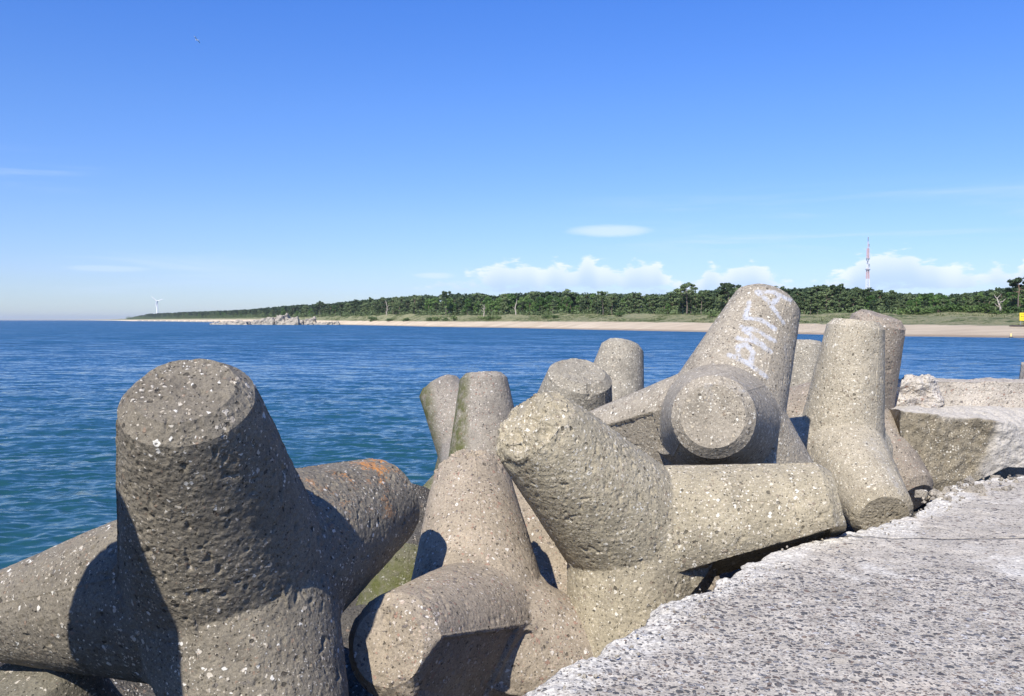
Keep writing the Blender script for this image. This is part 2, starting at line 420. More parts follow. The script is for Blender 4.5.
def tube_np(path, rad, seg=7):
    path = np.asarray(path, float); V = []; Fq = []
    for k, p in enumerate(path):
        d = path[min(k + 1, len(path) - 1)] - path[max(k - 1, 0)]; d /= np.linalg.norm(d) + 1e-9
        a = np.cross(d, [0.31, 0.87, 0.11]); a /= np.linalg.norm(a); c = np.cross(d, a)
        for s in range(seg):
            th = 2 * np.pi * s / seg; V.append(p + rad[k] * (np.cos(th) * a + np.sin(th) * c))
    for k in range(len(path) - 1):
        for s in range(seg):
            s2 = (s + 1) % seg; Fq.append((k * seg + s, k * seg + s2, (k + 1) * seg + s2, (k + 1) * seg + s))
    return np.array(V), np.array(Fq)

def join_np(parts):
    V = []; Fs = []; off = 0
    for v, f in parts: V.append(v); Fs.append(f + off); off += len(v)
    return np.concatenate(V), np.concatenate(Fs)

def leaves(rng, clumps, n, size):
    """clumps: (centre, radii); small quads facing every way through each clump's volume"""
    C = np.array([c for c, r in clumps]); Rr = np.array([r for c, r in clumps])
    wgt = Rr.prod(1) ** 0.66; idx = rng.choice(len(clumps), n, p=wgt / wgt.sum())
    d = rng.normal(size=(n, 3)); d /= np.linalg.norm(d, axis=1, keepdims=True)
    P = C[idx] + d * (rng.uniform(0.25, 1.0, (n, 1)) ** 0.6) * Rr[idx]
    a = rng.normal(size=(n, 3)); a /= np.linalg.norm(a, axis=1, keepdims=True)
    bq = np.cross(a, rng.normal(size=(n, 3))); bq /= np.linalg.norm(bq, axis=1, keepdims=True)
    s = size * rng.uniform(0.6, 1.4, (n, 1))
    V = np.stack([P - a * s - bq * s * .6, P + a * s - bq * s * .5, P + a * s * .8 + bq * s * .6, P - a * s * .7 + bq * s * .5], 1).reshape(-1, 3)
    Fq = np.arange(4 * n).reshape(-1, 4)
    return V, Fq

def tree_data(kind, seed, nleaf, size):
    """unit: tree 10 m tall. returns (trunk V,F),(crown V,F)"""
    rng = np.random.default_rng(seed); parts = []; clumps = []
    lean = rng.normal(size=2) * 0.35
    top = 8.6 if kind != 'shrub' else 1.6
    n = 7; path = [np.array([lean[0] * (k / n) ** 1.5 + rng.normal() * 0.08, lean[1] * (k / n) ** 1.5 + rng.normal() * .08, -0.5 + (top + .5) * k / n]) for k in range(n + 1)]
    rad = [0.24 * (1 - 0.72 * k / n) for k in range(n + 1)]
    if kind == 'shrub': rad = [r * 0.4 for r in rad]
    parts.append(tube_np(path, rad))
    def at(h):
        return np.array([np.interp(h, [p[2] for p in path], [p[i] for p in path]) for i in range(3)])
    if kind in ('pine', 'umbrella'):
        lo = 1.8 if kind == 'pine' else 5.6
        nl = 20 if kind == 'pine' else 10
        for k in range(nl):
            h = lo + (9.0 - lo) * (k + rng.uniform(0, .8)) / nl; az_ = rng.uniform(0, 6.283)
            reach = (2.3 if kind == 'pine' else 3.1) * math.sqrt(max(0.12, 1 - ((h - lo - (1.2 if kind == 'pine' else 1.6)) / (10.2 - lo)) ** 2)) * rng.uniform(0.55, 1.1)
            p0 = at(min(h, top)); p1 = p0 + np.array([math.cos(az_) * reach, math.sin(az_) * reach, reach * rng.uniform(0.05, .38)])
            mid_ = (p0 + p1) / 2 + np.array([0, 0, -0.1])
            parts.append(tube_np([p0, mid_, p1], [0.08, 0.055, 0.03], 5))
            clumps.append((p1, np.array([1.0, 1.0, .46]) * rng.uniform(.75, 1.25)))
            if rng.random() < .75: clumps.append((mid_ + rng.normal(size=3) * .25 + [0, 0, .35], np.array([.85, .85, .42]) * rng.uniform(.7, 1.1)))
        clumps.append((at(top) + [0, 0, .6], np.array([1.15, 1.15, .6])))
    elif kind == 'broad':
        for k in range(20):
            h = rng.uniform(2.4, 9.0); az_ = rng.uniform(0, 6.283); reach = 2.5 * math.sqrt(max(.1, 1 - ((h - 5) / 5) ** 2)) * rng.uniform(.45, 1)
            p0 = at(min(h, top) * .85); p1 = p0 + np.array([math.cos(az_) * reach, math.sin(az_) * reach, h * .15])
            if k < 9: parts.append(tube_np([p0, p1], [0.08, 0.03], 5))
            clumps.append((p1, np.array([1.0, 1.0, .85]) * rng.uniform(.7, 1.2)))
        clumps.append((at(top) + [0, 0, .5], np.array([1, 1, .9])))
    else:
        for k in range(9):
            az_ = rng.uniform(0, 6.283); r_ = rng.uniform(0, 1.6)
            p1 = np.array([math.cos(az_) * r_, math.sin(az_) * r_, rng.uniform(.5, 1.9)]); parts.append(tube_np([path[0], p1], [.05, .02], 5))
            clumps.append((p1, np.array([.9, .9, .7]) * rng.uniform(.7, 1.1)))
    return join_np(parts), leaves(rng, clumps, nleaf, size)

def make_tree(name, kind, seed, nleaf=1500, size=0.24, mat=None):
    (tv, tf), (cv, cf) = tree_data(kind, seed, nleaf, size)
    root = empty(name, (0, 0, -500))
    mesh_np('trunk' if kind != 'shrub' else 'stems', tv, tf, M_BARK, root)
    mesh_np('crown', cv, cf, mat or (M_PINE if kind in ('pine', 'umbrella') else M_LEAF), root, smooth=False)
    return root
def copy_tree(o, parent=None):
    c = o.copy(); COL.objects.link(c); c.parent = parent
    for ch in o.children: copy_tree(ch, c)
    return c

rt = random.Random(12)
PROTO = {}
for kind, cnt in (('pine', 7), ('umbrella', 3), ('broad', 4)):
    PROTO[kind] = [[make_tree({'pine': 'pine_tree', 'umbrella': 'pine_tree', 'broad': 'broadleaf_tree'}[kind], kind, 100 + k + 20 * len(kind)), False] for k in range(cnt)]
def put_tree(kind, px, d, h, label, group=None, wide=1.0, var=None, cat=None):
    e = PROTO[kind][var if var is not None else rt.randrange(len(PROTO[kind]))]
    o = copy_tree(e[0]) if e[1] else e[0]; e[1] = True
    x, y, _ = bear(px, d); s = h / 10.0
    o.location = (x, y, ground_z(x, y) - 0.1); o.scale = (s * wide, s * wide, s); o.rotation_euler = (0, 0, rt.uniform(0, 6.28))
    tag(o, label, cat or 'tree', group)
    return o

G_P = 'dark pines along the wood'
G_B = 'bright green broadleaf trees along the wood'
def broad_p(px):
    if 425 < px < 590: return 0.62
    if px > 905: return 0.5
    if 215 < px < 300: return 0.35
    return 0.10
px = 1052.0
while px > 128:
    d0 = ip(TL, px); hpx = ip(TB, px) - ip(TT, px)
    step = max(3.3, min(8.0, hpx * 0.30))
    rows = 2 if px > 330 else 1
    for r_ in range(rows):
        p = px + rt.uniform(-.5, .5) * step; d = d0 * (1 + 0.035 * r_ + rt.uniform(0, .02))
        full = (ip(TB, p) - ip(TT, p)) / 900 * d
        broad = rt.random() < broad_p(p)
        if 672 < p < 735 and r_ == 0 and rt.random() < .5: continue
        h = full * ((rt.uniform(.55, .9) if r_ == 0 else rt.uniform(.82, 1.06)) * (0.9 if broad else 1))
        where = next(t for lim, t in ((215, 'on the distant headland near the wind turbine'), (345, 'behind the ruined shore rocks'), (425, 'behind the grassy dune mound'), (500, 'around the forked dead trunk'), (595, 'left of the long bare pine trunk'), (740, 'left of the lettered tetrapod'), (905, 'below the radio mast'), (9999, 'behind the right-hand shrubs')) if p < lim)
        if broad: put_tree('broad', p, d, h, 'bright green broadleaf tree in the wood ' + where, G_B + ' ' + where, 1.0)
        else: put_tree('pine', p, d, h, 'dark green pine in the wood ' + where, G_P + ' ' + where, 1.0)
    px -= step
# trees that stand out
put_tree('umbrella', 687, ip(TL, 687) * 0.99, 15.5, 'tallest pine with broad flat crown, left of the lettered tetrapod', None, 1.0, 0)
put_tree('umbrella', 701, ip(TL, 701) * 1.0, 12.0, 'slim open pine just right of the tall flat-crowned pine', None, 0.8, 1)
put_tree('umbrella', 729, ip(TL, 729) * 0.99, 15.0, 'tall pine with a ragged crown, just left of the lettered tetrapod', None, 0.95, 2)
put_tree('umbrella', 603, ip(TL, 603) * .985, 13.4, 'pine with a long pale bare trunk and small high crown mid-wood', None, 0.62, 1)
put_tree('umbrella', 1017, ip(TL, 1017) * .985, 14.0, 'tall pine with a pink bare trunk above the yellow board', None, 0.85, 2)
put_tree('umbrella', 320, ip(TL, 322) * 1.0, 18.5, 'pine standing above the others behind the ruined shore rocks', None, 0.8, 0)
put_tree('umbrella', 446, ip(TL, 446) * 1.0, 18.0, 'pine with a small dark top poking above the bright green trees', None, 0.6, 1)
for k_, v_ in PROTO.items():
    for e in v_:
        if not e[1]:
            for ch in list(e[0].children): bpy.data.objects.remove(ch)
            bpy.data.objects.remove(e[0])

def dead_tree(px, d, h, label, seed):
    rng = np.random.default_rng(seed); x, y, _ = bear(px, d)
    path = [np.array([rng.normal() * .12 * k, rng.normal() * .12 * k, -0.4 + h * k / 5]) for k in range(6)]
    root = empty('dead_tree', (x, y, ground_z(x, y)))
    v, f = tube_np(path, [.42, .38, .34, .27, .2, .1], 8); mesh_np('trunk', v, f, M_DEAD, root)
    bs = []
    for k in range(5):
        p0 = path[2 + k % 3]; a = rng.uniform(0, 6.28); L_ = rng.uniform(1.2, 2.6)
        bs.append(tube_np([p0, p0 + [math.cos(a) * L_ * .6, math.sin(a) * L_ * .3, .5], p0 + [math.cos(a) * L_, math.sin(a) * L_ * .5, 1.5]], [.17, .12, .05], 6))
    v, f = join_np(bs); mesh_np('branches', v, f, M_DEAD, root)
    tag(root, label, 'dead tree')
dead_tree(1000, ip(TL, 1000) * .975, 8.0, 'pale dead tree trunk with a side branch, left of the yellow board', 3)
dead_tree(484, ip(TL, 484) * .975, 9.0, 'bleached forked dead trunk in front of the bright green trees', 5)
dead_tree(516, ip(TL, 516) * .975, 10.5, 'taller bleached dead trunk splitting near its foot, on the dune edge', 8)
dead_tree(387, ip(TL, 387) * .975, 13.0, 'slim pale bare trunk standing left of the grassy dune mound', 9)

# low shrubs on the dune
def shrubs():
    protos = [make_tree('shrub', 'shrub', 900 + k, 420, 0.16, M_SHRUB) for k in range(3)]; used = [False] * 3
    spots = [(372, 313.5, 2.2), (390, 315, 1.6), (407, 316, 1.7), (430, 316, 1.5), (437, 315, 2.0), (446, 316, 1.5), (455, 316, 1.8), (482, 317, 1.6), (490, 316, 1.8), (497, 316.5, 1.5), (548, 316, 1.6), (556, 317, 1.4),
             (620, 316, 1.5), (712, 316, 1.7), (902, 315, 2.0), (916, 314, 2.2), (926, 314.5, 2.0), (938, 313.5, 2.3), (949, 314, 2.5), (961, 313.5, 2.2), (972, 314, 2.6), (985, 314, 2.4), (996, 315, 2.0), (1006, 314.5, 2.3), (1016, 314.5, 2.1), (1027, 315, 2.1), (1038, 315, 2.1)]
    for i, (p, yy, s) in enumerate(spots):
        k = i % 3; o = copy_tree(protos[k]) if used[k] else protos[k]; used[k] = True
        d = ip(TL, p) * (0.93 if p < 880 else 0.975); x, y, _ = bear(p, d)
        o.location = (x, y, ground_z(x, y) - .15); sc = s * (d / 420) ** .35 * .85; o.scale = (sc * 1.2, sc, sc * .8); o.rotation_euler = (0, 0, i * 1.3)
        if p > 880: tag(o, 'bright green shrub at the foot of the pines behind the right-hand dune', 'shrub', 'shrubs at the foot of the right-hand wood')
        else: tag(o, 'low green shrub growing on the grassy dune across the bay', 'shrub', 'shrubs scattered on the grassy dune')
shrubs()

def dune_grass():
    rng = np.random.default_rng(41); cl = []
    for i in range(2600):
        p = rng.uniform(330, 1060); t = rng.uniform(.44, .97); d = ip(SH, p) + (ip(TL, p) - ip(SH, p)) * t; x, y, _ = bear(p, d)
        if fbm(np.array([[x * .05, y * .05, 0]]), 3, 9)[0] < .02: continue
        s_ = (d / 330) ** .8; cl.append((np.array([x, y, ground_z(x, y) + .1]), np.array([1.8, 1.0, .42]) * s_ * rng.uniform(.6, 1.4)))
    V, Fq = leaves(rng, cl, 26000, .17)
    mg = leaf_mat('marram_grass', (.07, .10, .03), (.16, .185, .07), (.30, .28, .14))
    tag(mesh_np('dune_grass', V, Fq, mg, None, False), 'grey-green marram grass tufts on the dunes behind the beach', 'grass', None, 'stuff')
dune_grass()

# the wood behind its edge: one mass
def far_wood():
    rng = np.random.default_rng(77); leafV = []; leafF = []; off = 0; tv = []
    base = [tree_data('pine' if k % 4 else 'broad', 300 + k, 260, 0.42) for k in range(8)]
    for i in range(1300):
        p = rng.uniform(126, 1060) if i % 3 else rng.uniform(126, 420)
        d = ip(TL, p) * rng.uniform(1.07, 1.22); full = (ip(TB, p) - ip(TT, p)) / 900 * d + (d / ip(TL, p) - 1) * 0
        h = full * rng.uniform(.86, 1.0)
        (a, b_), (cv, cf) = base[rng.integers(8)]
        th = rng.uniform(0, 6.28); M = np.array([[np.cos(th), -np.sin(th), 0], [np.sin(th), np.cos(th), 0], [0, 0, 1]])
        x, y, _ = bear(p, d); z = EYE + (320 - ip(TB, p)) / 900 * ip(TL, p)
        leafV.append(cv @ M.T * (h / 10) * [1.25, 1.25, 1] + [x, y, z - .3]); leafF.append(cf + off); off += len(cv)
    o = mesh_np('far_wood', np.concatenate(leafV), np.concatenate(leafF), M_PINE, None, False)
    tag(o, 'dark mass of the pine wood behind the first row of trees', 'wood', None, 'stuff')
far_wood()
# undergrowth closing the foot of the wood
def undergrowth():
    rng = np.random.default_rng(5); cl = []
    for i in range(2300):
        p = rng.uniform(128, 1060); d = ip(TL, p) * rng.uniform(1.0, 1.08); x, y, _ = bear(p, d); s = (d / 420) ** .6
        cl.append((np.array([x, y, tree_ground(p) + rng.uniform(0, 2.2) * s]), np.array([3.2, 2.0, 1.7]) * s))
    V, Fq = leaves(rng, cl, 130000, 0.42)
    o = mesh_np('undergrowth', V, Fq, M_PINE, None, False)
    tag(o, 'shaded bushes filling the foot of the wood across the bay', 'undergrowth', None, 'stuff')
undergrowth()


# ------------------------------------------------------------------ rough stone shapes
def rough_block(corners, cuts, amp, seed, freq=3.0):
    """corners: 8 points (bottom 4 ccw, top 4 ccw) -> displaced grid mesh, as V,F (world)"""
    bm = bmesh.new(); vs = [bm.verts.new(c) for c in corners]
    for f in ((0, 3, 2, 1), (4, 5, 6, 7), (0, 1, 5, 4), (1, 2, 6, 5), (2, 3, 7, 6), (3, 0, 4, 7)): bm.faces.new([vs[i] for i in f])
    bmesh.ops.subdivide_edges(bm, edges=bm.edges[:], cuts=cuts, use_grid_fill=True)
    bm.normal_update()
    N = np.array([v.normal for v in bm.verts]); V = np.array([v.co for v in bm.verts])
    V = V + N * (fbm(V * freq, 5, seed, .55) * amp)[:, None]
    for v, c in zip(bm.verts, V): v.co = c
    return bm

# the ruined shore fort: pale boulders and slabs at the water's edge
def ruins():
    m = concrete('ruin_stone', (0.37, 0.325, 0.26), (0.15, 0.13, 0.11), peb=.2, pits=.2, rough_amp=6, seed=4)
    rng = np.random.default_rng(31)
    spots = [(214, 1.6, 7), (222, 2.2, 9), (229, 3.0, 9), (236, 2.2, 8), (243, 3.2, 10), (251, 2.6, 9), (258, 4.2, 10), (265, 5.4, 9), (271, 6.6, 9), (276, 5.2, 8), (281, 8.2, 8), (286, 8.8, 7), (290, 6.2, 8), (295, 6.6, 7),
             (299, 4.6, 8), (304, 4.2, 7), (309, 5.6, 7), (313, 6.0, 6), (318, 2.6, 6), (324, 2.0, 5), (330, 2.4, 5), (336, 2.8, 5), (342, 1.6, 4)]
    for i, (p, h, wd) in enumerate(spots):
        d = 840 + rng.uniform(-25, 25); x, y, _ = bear(p, d)
        rz = rng.uniform(-.5, .5); w2 = wd * .62; dp = wd * .45; tl = rng.uniform(-.25, .25)
        c, s = math.cos(rz), math.sin(rz)
        def P(a, b_, z): return (x + a * c - b_ * s, y + a * s + b_ * c, z)
        t2 = rng.uniform(.55, .85)
        cs = [P(-w2, -dp, -1), P(w2, -dp, -1), P(w2, dp, -1), P(-w2, dp, -1), P(-w2 * t2, -dp * t2, h * (1 - tl)), P(w2 * t2, -dp * t2, h * (1 + tl)), P(w2 * t2, dp * t2, h), P(-w2 * t2, dp * t2, h * .9)]
        bm = rough_block(cs, 7, 1.1, 50 + i, 0.33)
        o = bm_obj('rubble_boulder', bm, m)
        tag(o, 'pale broken boulder in the heap of ruins on the far shore', 'boulder', 'boulders of the shore ruins')
    for i in range(14):
        p = 140 + i * 6; d = ip(SH, p) * .99; x, y, _ = bear(p, d); k = d / 900
        w2 = 3.0 * k; cs = [(x - w2, y - 4, -1), (x + w2, y - 4, -1), (x + w2, y + 4, -1), (x - w2, y + 4, -1), (x - w2 * .7, y - 3, 1.5 * k ** .5), (x + w2 * .7, y - 3, 2.0 * k ** .5), (x + w2 * .6, y + 3, 1.6), (x - w2 * .6, y + 3, 1.6)]
        bm = rough_block(cs, 4, .8, 90 + i, .3)
        tag(bm_obj('shore_boulder', bm, m), 'low pale boulder on the distant white shoreline', 'boulder', 'boulders along the distant shoreline')
ruins()

# ------------------------------------------------------------------ wind turbine, mast, board, buoy, birds
def plain(name, col, rough=.6):
    m, n, b, out = new_mat(name)
    t = n.noise(n.node('ShaderNodeTexCoord').outputs['Object'], 3, 4, .6)
    n.put(b.inputs['Base Color'], n.mix(t, tuple(c * .82 for c in col), tuple(min(1, c * 1.12) for c in col))); b.inputs['Roughness'].default_value = rough
    return m
M_WHITE = plain('white_paint', (.78, .79, .80)); M_RED = plain('red_paint', (.66, .45, .43)); M_GREY = plain('grey_steel', (.28, .30, .33))

def turbine():
    d = 3900; x, y, _ = bear(157.5, d); gz0 = 5.0
    hub = EYE + (320 - 301.5) / 900 * d
    root = empty('wind_turbine', (x, y, gz0)); tag(root, 'white wind turbine with three blades above the distant headland', 'wind turbine')
    H = hub - gz0
    v, f = tube_np([(0, 0, -2), (0, 0, H * .5), (0, 0, H)], [4.2, 3.4, 2.6], 20); mesh_np('tower', v, f, M_WHITE, root)
    bm = bmesh.new(); bmesh.ops.create_cube(bm, size=1)
    for vv in bm.verts: vv.co = Vector((vv.co.x * 3.4, vv.co.y * 10 + 2, vv.co.z * 3.6 + H + 1))
    bmesh.ops.bevel(bm, geom=bm.edges[:], offset=.6, segments=2); bm_obj('nacelle', bm, M_WHITE, root)
    bm = bmesh.new(); bmesh.ops.create_uvsphere(bm, u_segments=16, v_segments=10, radius=2.0)
    for vv in bm.verts: vv.co = Vector((vv.co.x, vv.co.y * 1.3 - 4.4, vv.co.z + H + 1))
    bm_obj('hub', bm, M_WHITE, root, True)
    for a in (R(-48), R(72), R(192)):
        bm = bmesh.new(); L_ = 29; prev = None
        for k in range(9):
            t = k / 8; r_ = 1.2 + t * L_; ch = (4.2 - 2.6 * t) * (0.6 if k == 0 else 1); th = .55 - .42 * t
            dx, dz = math.sin(a), math.cos(a); px_, pz_ = dz, -dx
            ring = [bm.verts.new((dx * r_ + px_ * o * ch, -4.6 + q * th, H + 1 + dz * r_ + pz_ * o * ch)) for o, q in ((-.4, 0), (.1, 1), (.6, 0), (.1, -1))]
            if prev:
                for j in range(4): bm.faces.new([prev[j], prev[(j + 1) % 4], ring[(j + 1) % 4], ring[j]])
            prev = ring
        bm.faces.new(prev); bm_obj('blade', bm, M_WHITE, root, True)
turbine()

def mast():
    d = 1000; x, y, _ = bear(867, d); z0 = 5; top = EYE + (320 - 237) / 900 * d
    root = empty('radio_mast', (x, y, z0)); tag(root, 'tall red and white lattice radio mast behind the wood', 'radio mast')
    H = top - z0; lev = list(np.linspace(0, .78, 15)); wid = lambda t: 2.9 - 1.9 * min(1, t / .62) if t < .62 else 1.0
    for band in range(7):
        t0, t1 = band / 7 * .86, (band + 1) / 7 * .86; mat = M_RED if band == 6 or band == 4 else M_WHITE
        parts = []
        nseg = 4
        for sx, sy in ((-1, -1), (1, -1), (1, 1), (-1, 1)):
            parts.append(tube_np([(sx * wid(t0), sy * wid(t0), H * t0), (sx * wid(t1), sy * wid(t1), H * t1)], [.28, .26], 6))
        for k in range(nseg):
            a, b_ = t0 + (t1 - t0) * k / nseg, t0 + (t1 - t0) * (k + 1) / nseg; wa, wb = wid(a), wid(b_)
            cs = [(-1, -1), (1, -1), (1, 1), (-1, 1)]
            for j in range(4):
                p, q = cs[j], cs[(j + 1) % 4]
                parts.append(tube_np([(p[0] * wa, p[1] * wa, H * a), (q[0] * wb, q[1] * wb, H * b_)], [.13, .13], 5))
                parts.append(tube_np([(q[0] * wa, q[1] * wa, H * a), (p[0] * wb, p[1] * wb, H * b_)], [.13, .13], 5))
                parts.append(tube_np([(p[0] * wb, p[1] * wb, H * b_), (q[0] * wb, q[1] * wb, H * b_)], [.13, .13], 5))
        v, f = join_np(parts); mesh_np('lattice_section', v, f, mat, root)
    v, f = tube_np([(0, 0, H * .86), (0, 0, H)], [.45, .3], 8); mesh_np('antenna', v, f, M_RED, root)
    for hz, r_ in ((.60, 2.6), (.73, 2.0)):
        v, f = tube_np([(0, 0, H * hz), (0, 0, H * hz + .8)], [r_, r_], 14); v2, f2 = tube_np([(0, 0, H * hz + .8), (0, 0, H * hz + .85)], [r_, .05], 14)
        v, f = join_np([(v, f), (v2, f2)]); mesh_np('platform', v, f, M_GREY, root)
    for hz, a in ((.88, 0), (.96, 2), (.64, 1), (.68, 4)):
        r_ = 1.0 if hz > .8 else 1.6
        v, f = tube_np([(r_ * math.cos(a), -abs(r_ * math.sin(a)) - .4, H * hz), (r_ * math.cos(a), -abs(r_ * math.sin(a)) - .4, H * hz + 3)], [.55, .55], 8); mesh_np('aerial_panel', v, f, M_GREY, root)
mast()

def board():
    d = 262; x0, y, _ = bear(1019.3, d); z = ground_z(x0 + 1, y); zt = EYE + (320 - 312.8) / 900 * d; zb = EYE + (320 - 320.6) / 900 * d
    root = empty('notice_board', (x0 + 1.6, y, z)); tag(root, 'yellow notice board at the top of the beach by the right edge', 'sign')
    my = plain('yellow_paint', (.82, .60, .03)); mk = plain('dark_lettering', (.22, .13, .03))
    def box(name, c, s, mat, par):
        bm = bmesh.new(); bmesh.ops.create_cube(bm, size=1)
        for vv in bm.verts: vv.co = Vector((vv.co.x * s[0] + c[0], vv.co.y * s[1] + c[1], vv.co.z * s[2] + c[2]))
        bmesh.ops.bevel(bm, geom=bm.edges[:], offset=min(s) * .15, segments=1)
        return bm_obj(name, bm, mat, par)
    hh = zt - zb; cz = (zt + zb) / 2 - z
    panel = box('panel', (0, 0, cz), (3.2, .12, hh), my, root)
    for sx in (-1.2, 1.2): box('post', (sx, .14, (cz) / 2 - .2), (.14, .12, cz + .4), M_GREY, root)
    # rows of lettering, too small in the photo to read: uneven dark word blocks
    bm = bmesh.new(); rr = random.Random(4)
    for row, hgt in ((.30, .16), (.02, .30), (-.28, .14)):
        xx = -1.2
        while xx < 1.1:
            ww = rr.uniform(.12, .38)
            vs = [bm.verts.new((a, -.066, cz + row * hh + b_)) for a, b_ in ((xx, -hgt / 2), (xx + ww, -hgt / 2), (xx + ww, hgt / 2), (xx, hgt / 2))]
            bm.faces.new(vs); xx += ww + .12
    bm_obj('lettering', bm, mk, panel)
    # long dark uneven tube lying on the sand below the board
    d2 = 256; p0 = bear(1009, d2); p1 = bear(1030, d2 - 2)
    pts = []
    for k in range(7):
        t = k / 6; q = p0 * (1 - t) + p1 * t; pts.append((q[0], q[1], ground_z(q[0], q[1]) + .22 + .08 * math.sin(k * 2)))
    v, f = tube_np(pts, [.16, .26, .3, .28, .3, .24, .12], 8); tag(mesh_np('dark_long_shape', v, f, plain('dark_brown_tone', (.05, .04, .035))), 'long dark shape lying on the sand below the yellow board', 'log')
board()

def buoy():
    x, y, _ = bear(1011, 224); 
    root = empty('marker_buoy', (x, y, -.02)); tag(root, 'small yellow marker buoy floating near the waterline at the right', 'buoy')
    prof = [(.0, -.25), (.36, -.2), (.46, 0), (.40, .2), (.2, .34)]
    def lathe(name, prof, mat):
        V = []; Fq = []; sg = 16
        for r_, z in prof:
            for s in range(sg): V.append((max(r_, .003) * math.cos(2 * math.pi * s / sg), max(r_, .003) * math.sin(2 * math.pi * s / sg), z))
        for k in range(len(prof) - 1):
            for s in range(sg): Fq.append((k * sg + s, k * sg + (s + 1) % sg, (k + 1) * sg + (s + 1) % sg, (k + 1) * sg + s))
        mesh_np(name, np.array(V), np.array(Fq), mat, root)
    lathe('float', prof, plain('dark_rubber', (.06, .06, .06))); lathe('top_cone', [(.24, .3), (.2, .7), (.16, 1.05), (.0, 1.1)], plain('buoy_yellow', (.85, .62, .25)))
buoy()

def bird(px, py, d, span, label, m, roll, yaw):
    x = (px - 512) / 900 * d; z = EYE + (320 - py) / 900 * d
    V = []; bm = bmesh.new()
    # body: lathe along x
    seg = 8; prof = [(-.5, .0), (-.42, .03), (-.3, .06), (-.1, .085), (.1, .08), (.25, .055), (.32, .05), (.40, .035), (.5, .0)]
    rings = []
    for t, r_ in prof:
        rings.append([bm.verts.new((t, r_ * math.cos(6.283 * s / seg), r_ * math.sin(6.283 * s / seg) + (.02 if t > .25 else 0))) for s in range(seg)])
    for a, b_ in zip(rings, rings[1:]):
        for s in range(seg): bm.faces.new([a[s], a[(s + 1) % seg], b_[(s + 1) % seg], b_[s]])
    # wings, bent at the wrist
    for sd in (-1, 1):
        st = [(0.02, .16, -.14, .04), (.5, .2, -.08, .22), (1.1, .02, -.14, .12)]
        rows = []
        for yy, le, te, zz in st: rows.append([bm.verts.new((le, sd * yy, zz + .012)), bm.verts.new((te, sd * yy, zz)), bm.verts.new((te, sd * yy, zz - .012)), bm.verts.new((le, sd * yy, zz - .014))])
        for a, b_ in zip(rows, rows[1:]):
            for s in range(4): bm.faces.new([a[s], a[(s + 1) % 4], b_[(s + 1) % 4], b_[s]])
        bm.faces.new(rows[-1])
    # fan tail
    q = [bm.verts.new(c) for c in ((-.4, 0, .02), (-.72, .1, .01), (-.74, -.1, .01), (-.72, 0, -.01))]
    bm.faces.new([q[0], q[1], q[2]]); bm.faces.new([q[0], q[3], q[1]]); bm.faces.new([q[0], q[2], q[3]])
    for v in bm.verts: v.co *= span / 2.2
    o = bm_obj('gull', bm, m, None, True); o.location = (x, d, z); o.rotation_euler = (R(roll), R(-8), R(yaw)); tag(o, label, 'bird')
bird(200, 43, 105, 1.15, 'white gull gliding high at the upper left of the sky', plain('gull_feathers', (.70, .72, .74)), 25, 160)
bird(639.5, 169.5, 190, .75, 'tiny dark bird high above the middle of the bay', plain('dark_feathers', (.05, .05, .055)), 10, 70)


# ------------------------------------------------------------------ tetrapods
TH = 2.0; TL_ = .643 * TH; RT = .151 * TH; SLP = .19; CHM = .07; RFC = .8 * RT
def tri(up, az0):
    """four leg axes from the upright one and a spin"""
    u = np.array(up, float); u /= np.linalg.norm(u); a = np.cross(u, [0, 0, 1.0] if abs(u[2]) < .99 else [0, 1.0, 0]); a /= np.linalg.norm(a); b = np.cross(u, a)
    out = [u]
    for k in range(3):
        t = R(az0 + 120 * k); out.append(-u / 3 + math.sqrt(8) / 3 * (math.cos(t) * a + math.sin(t) * b))
    return [tuple(v) for v in out]

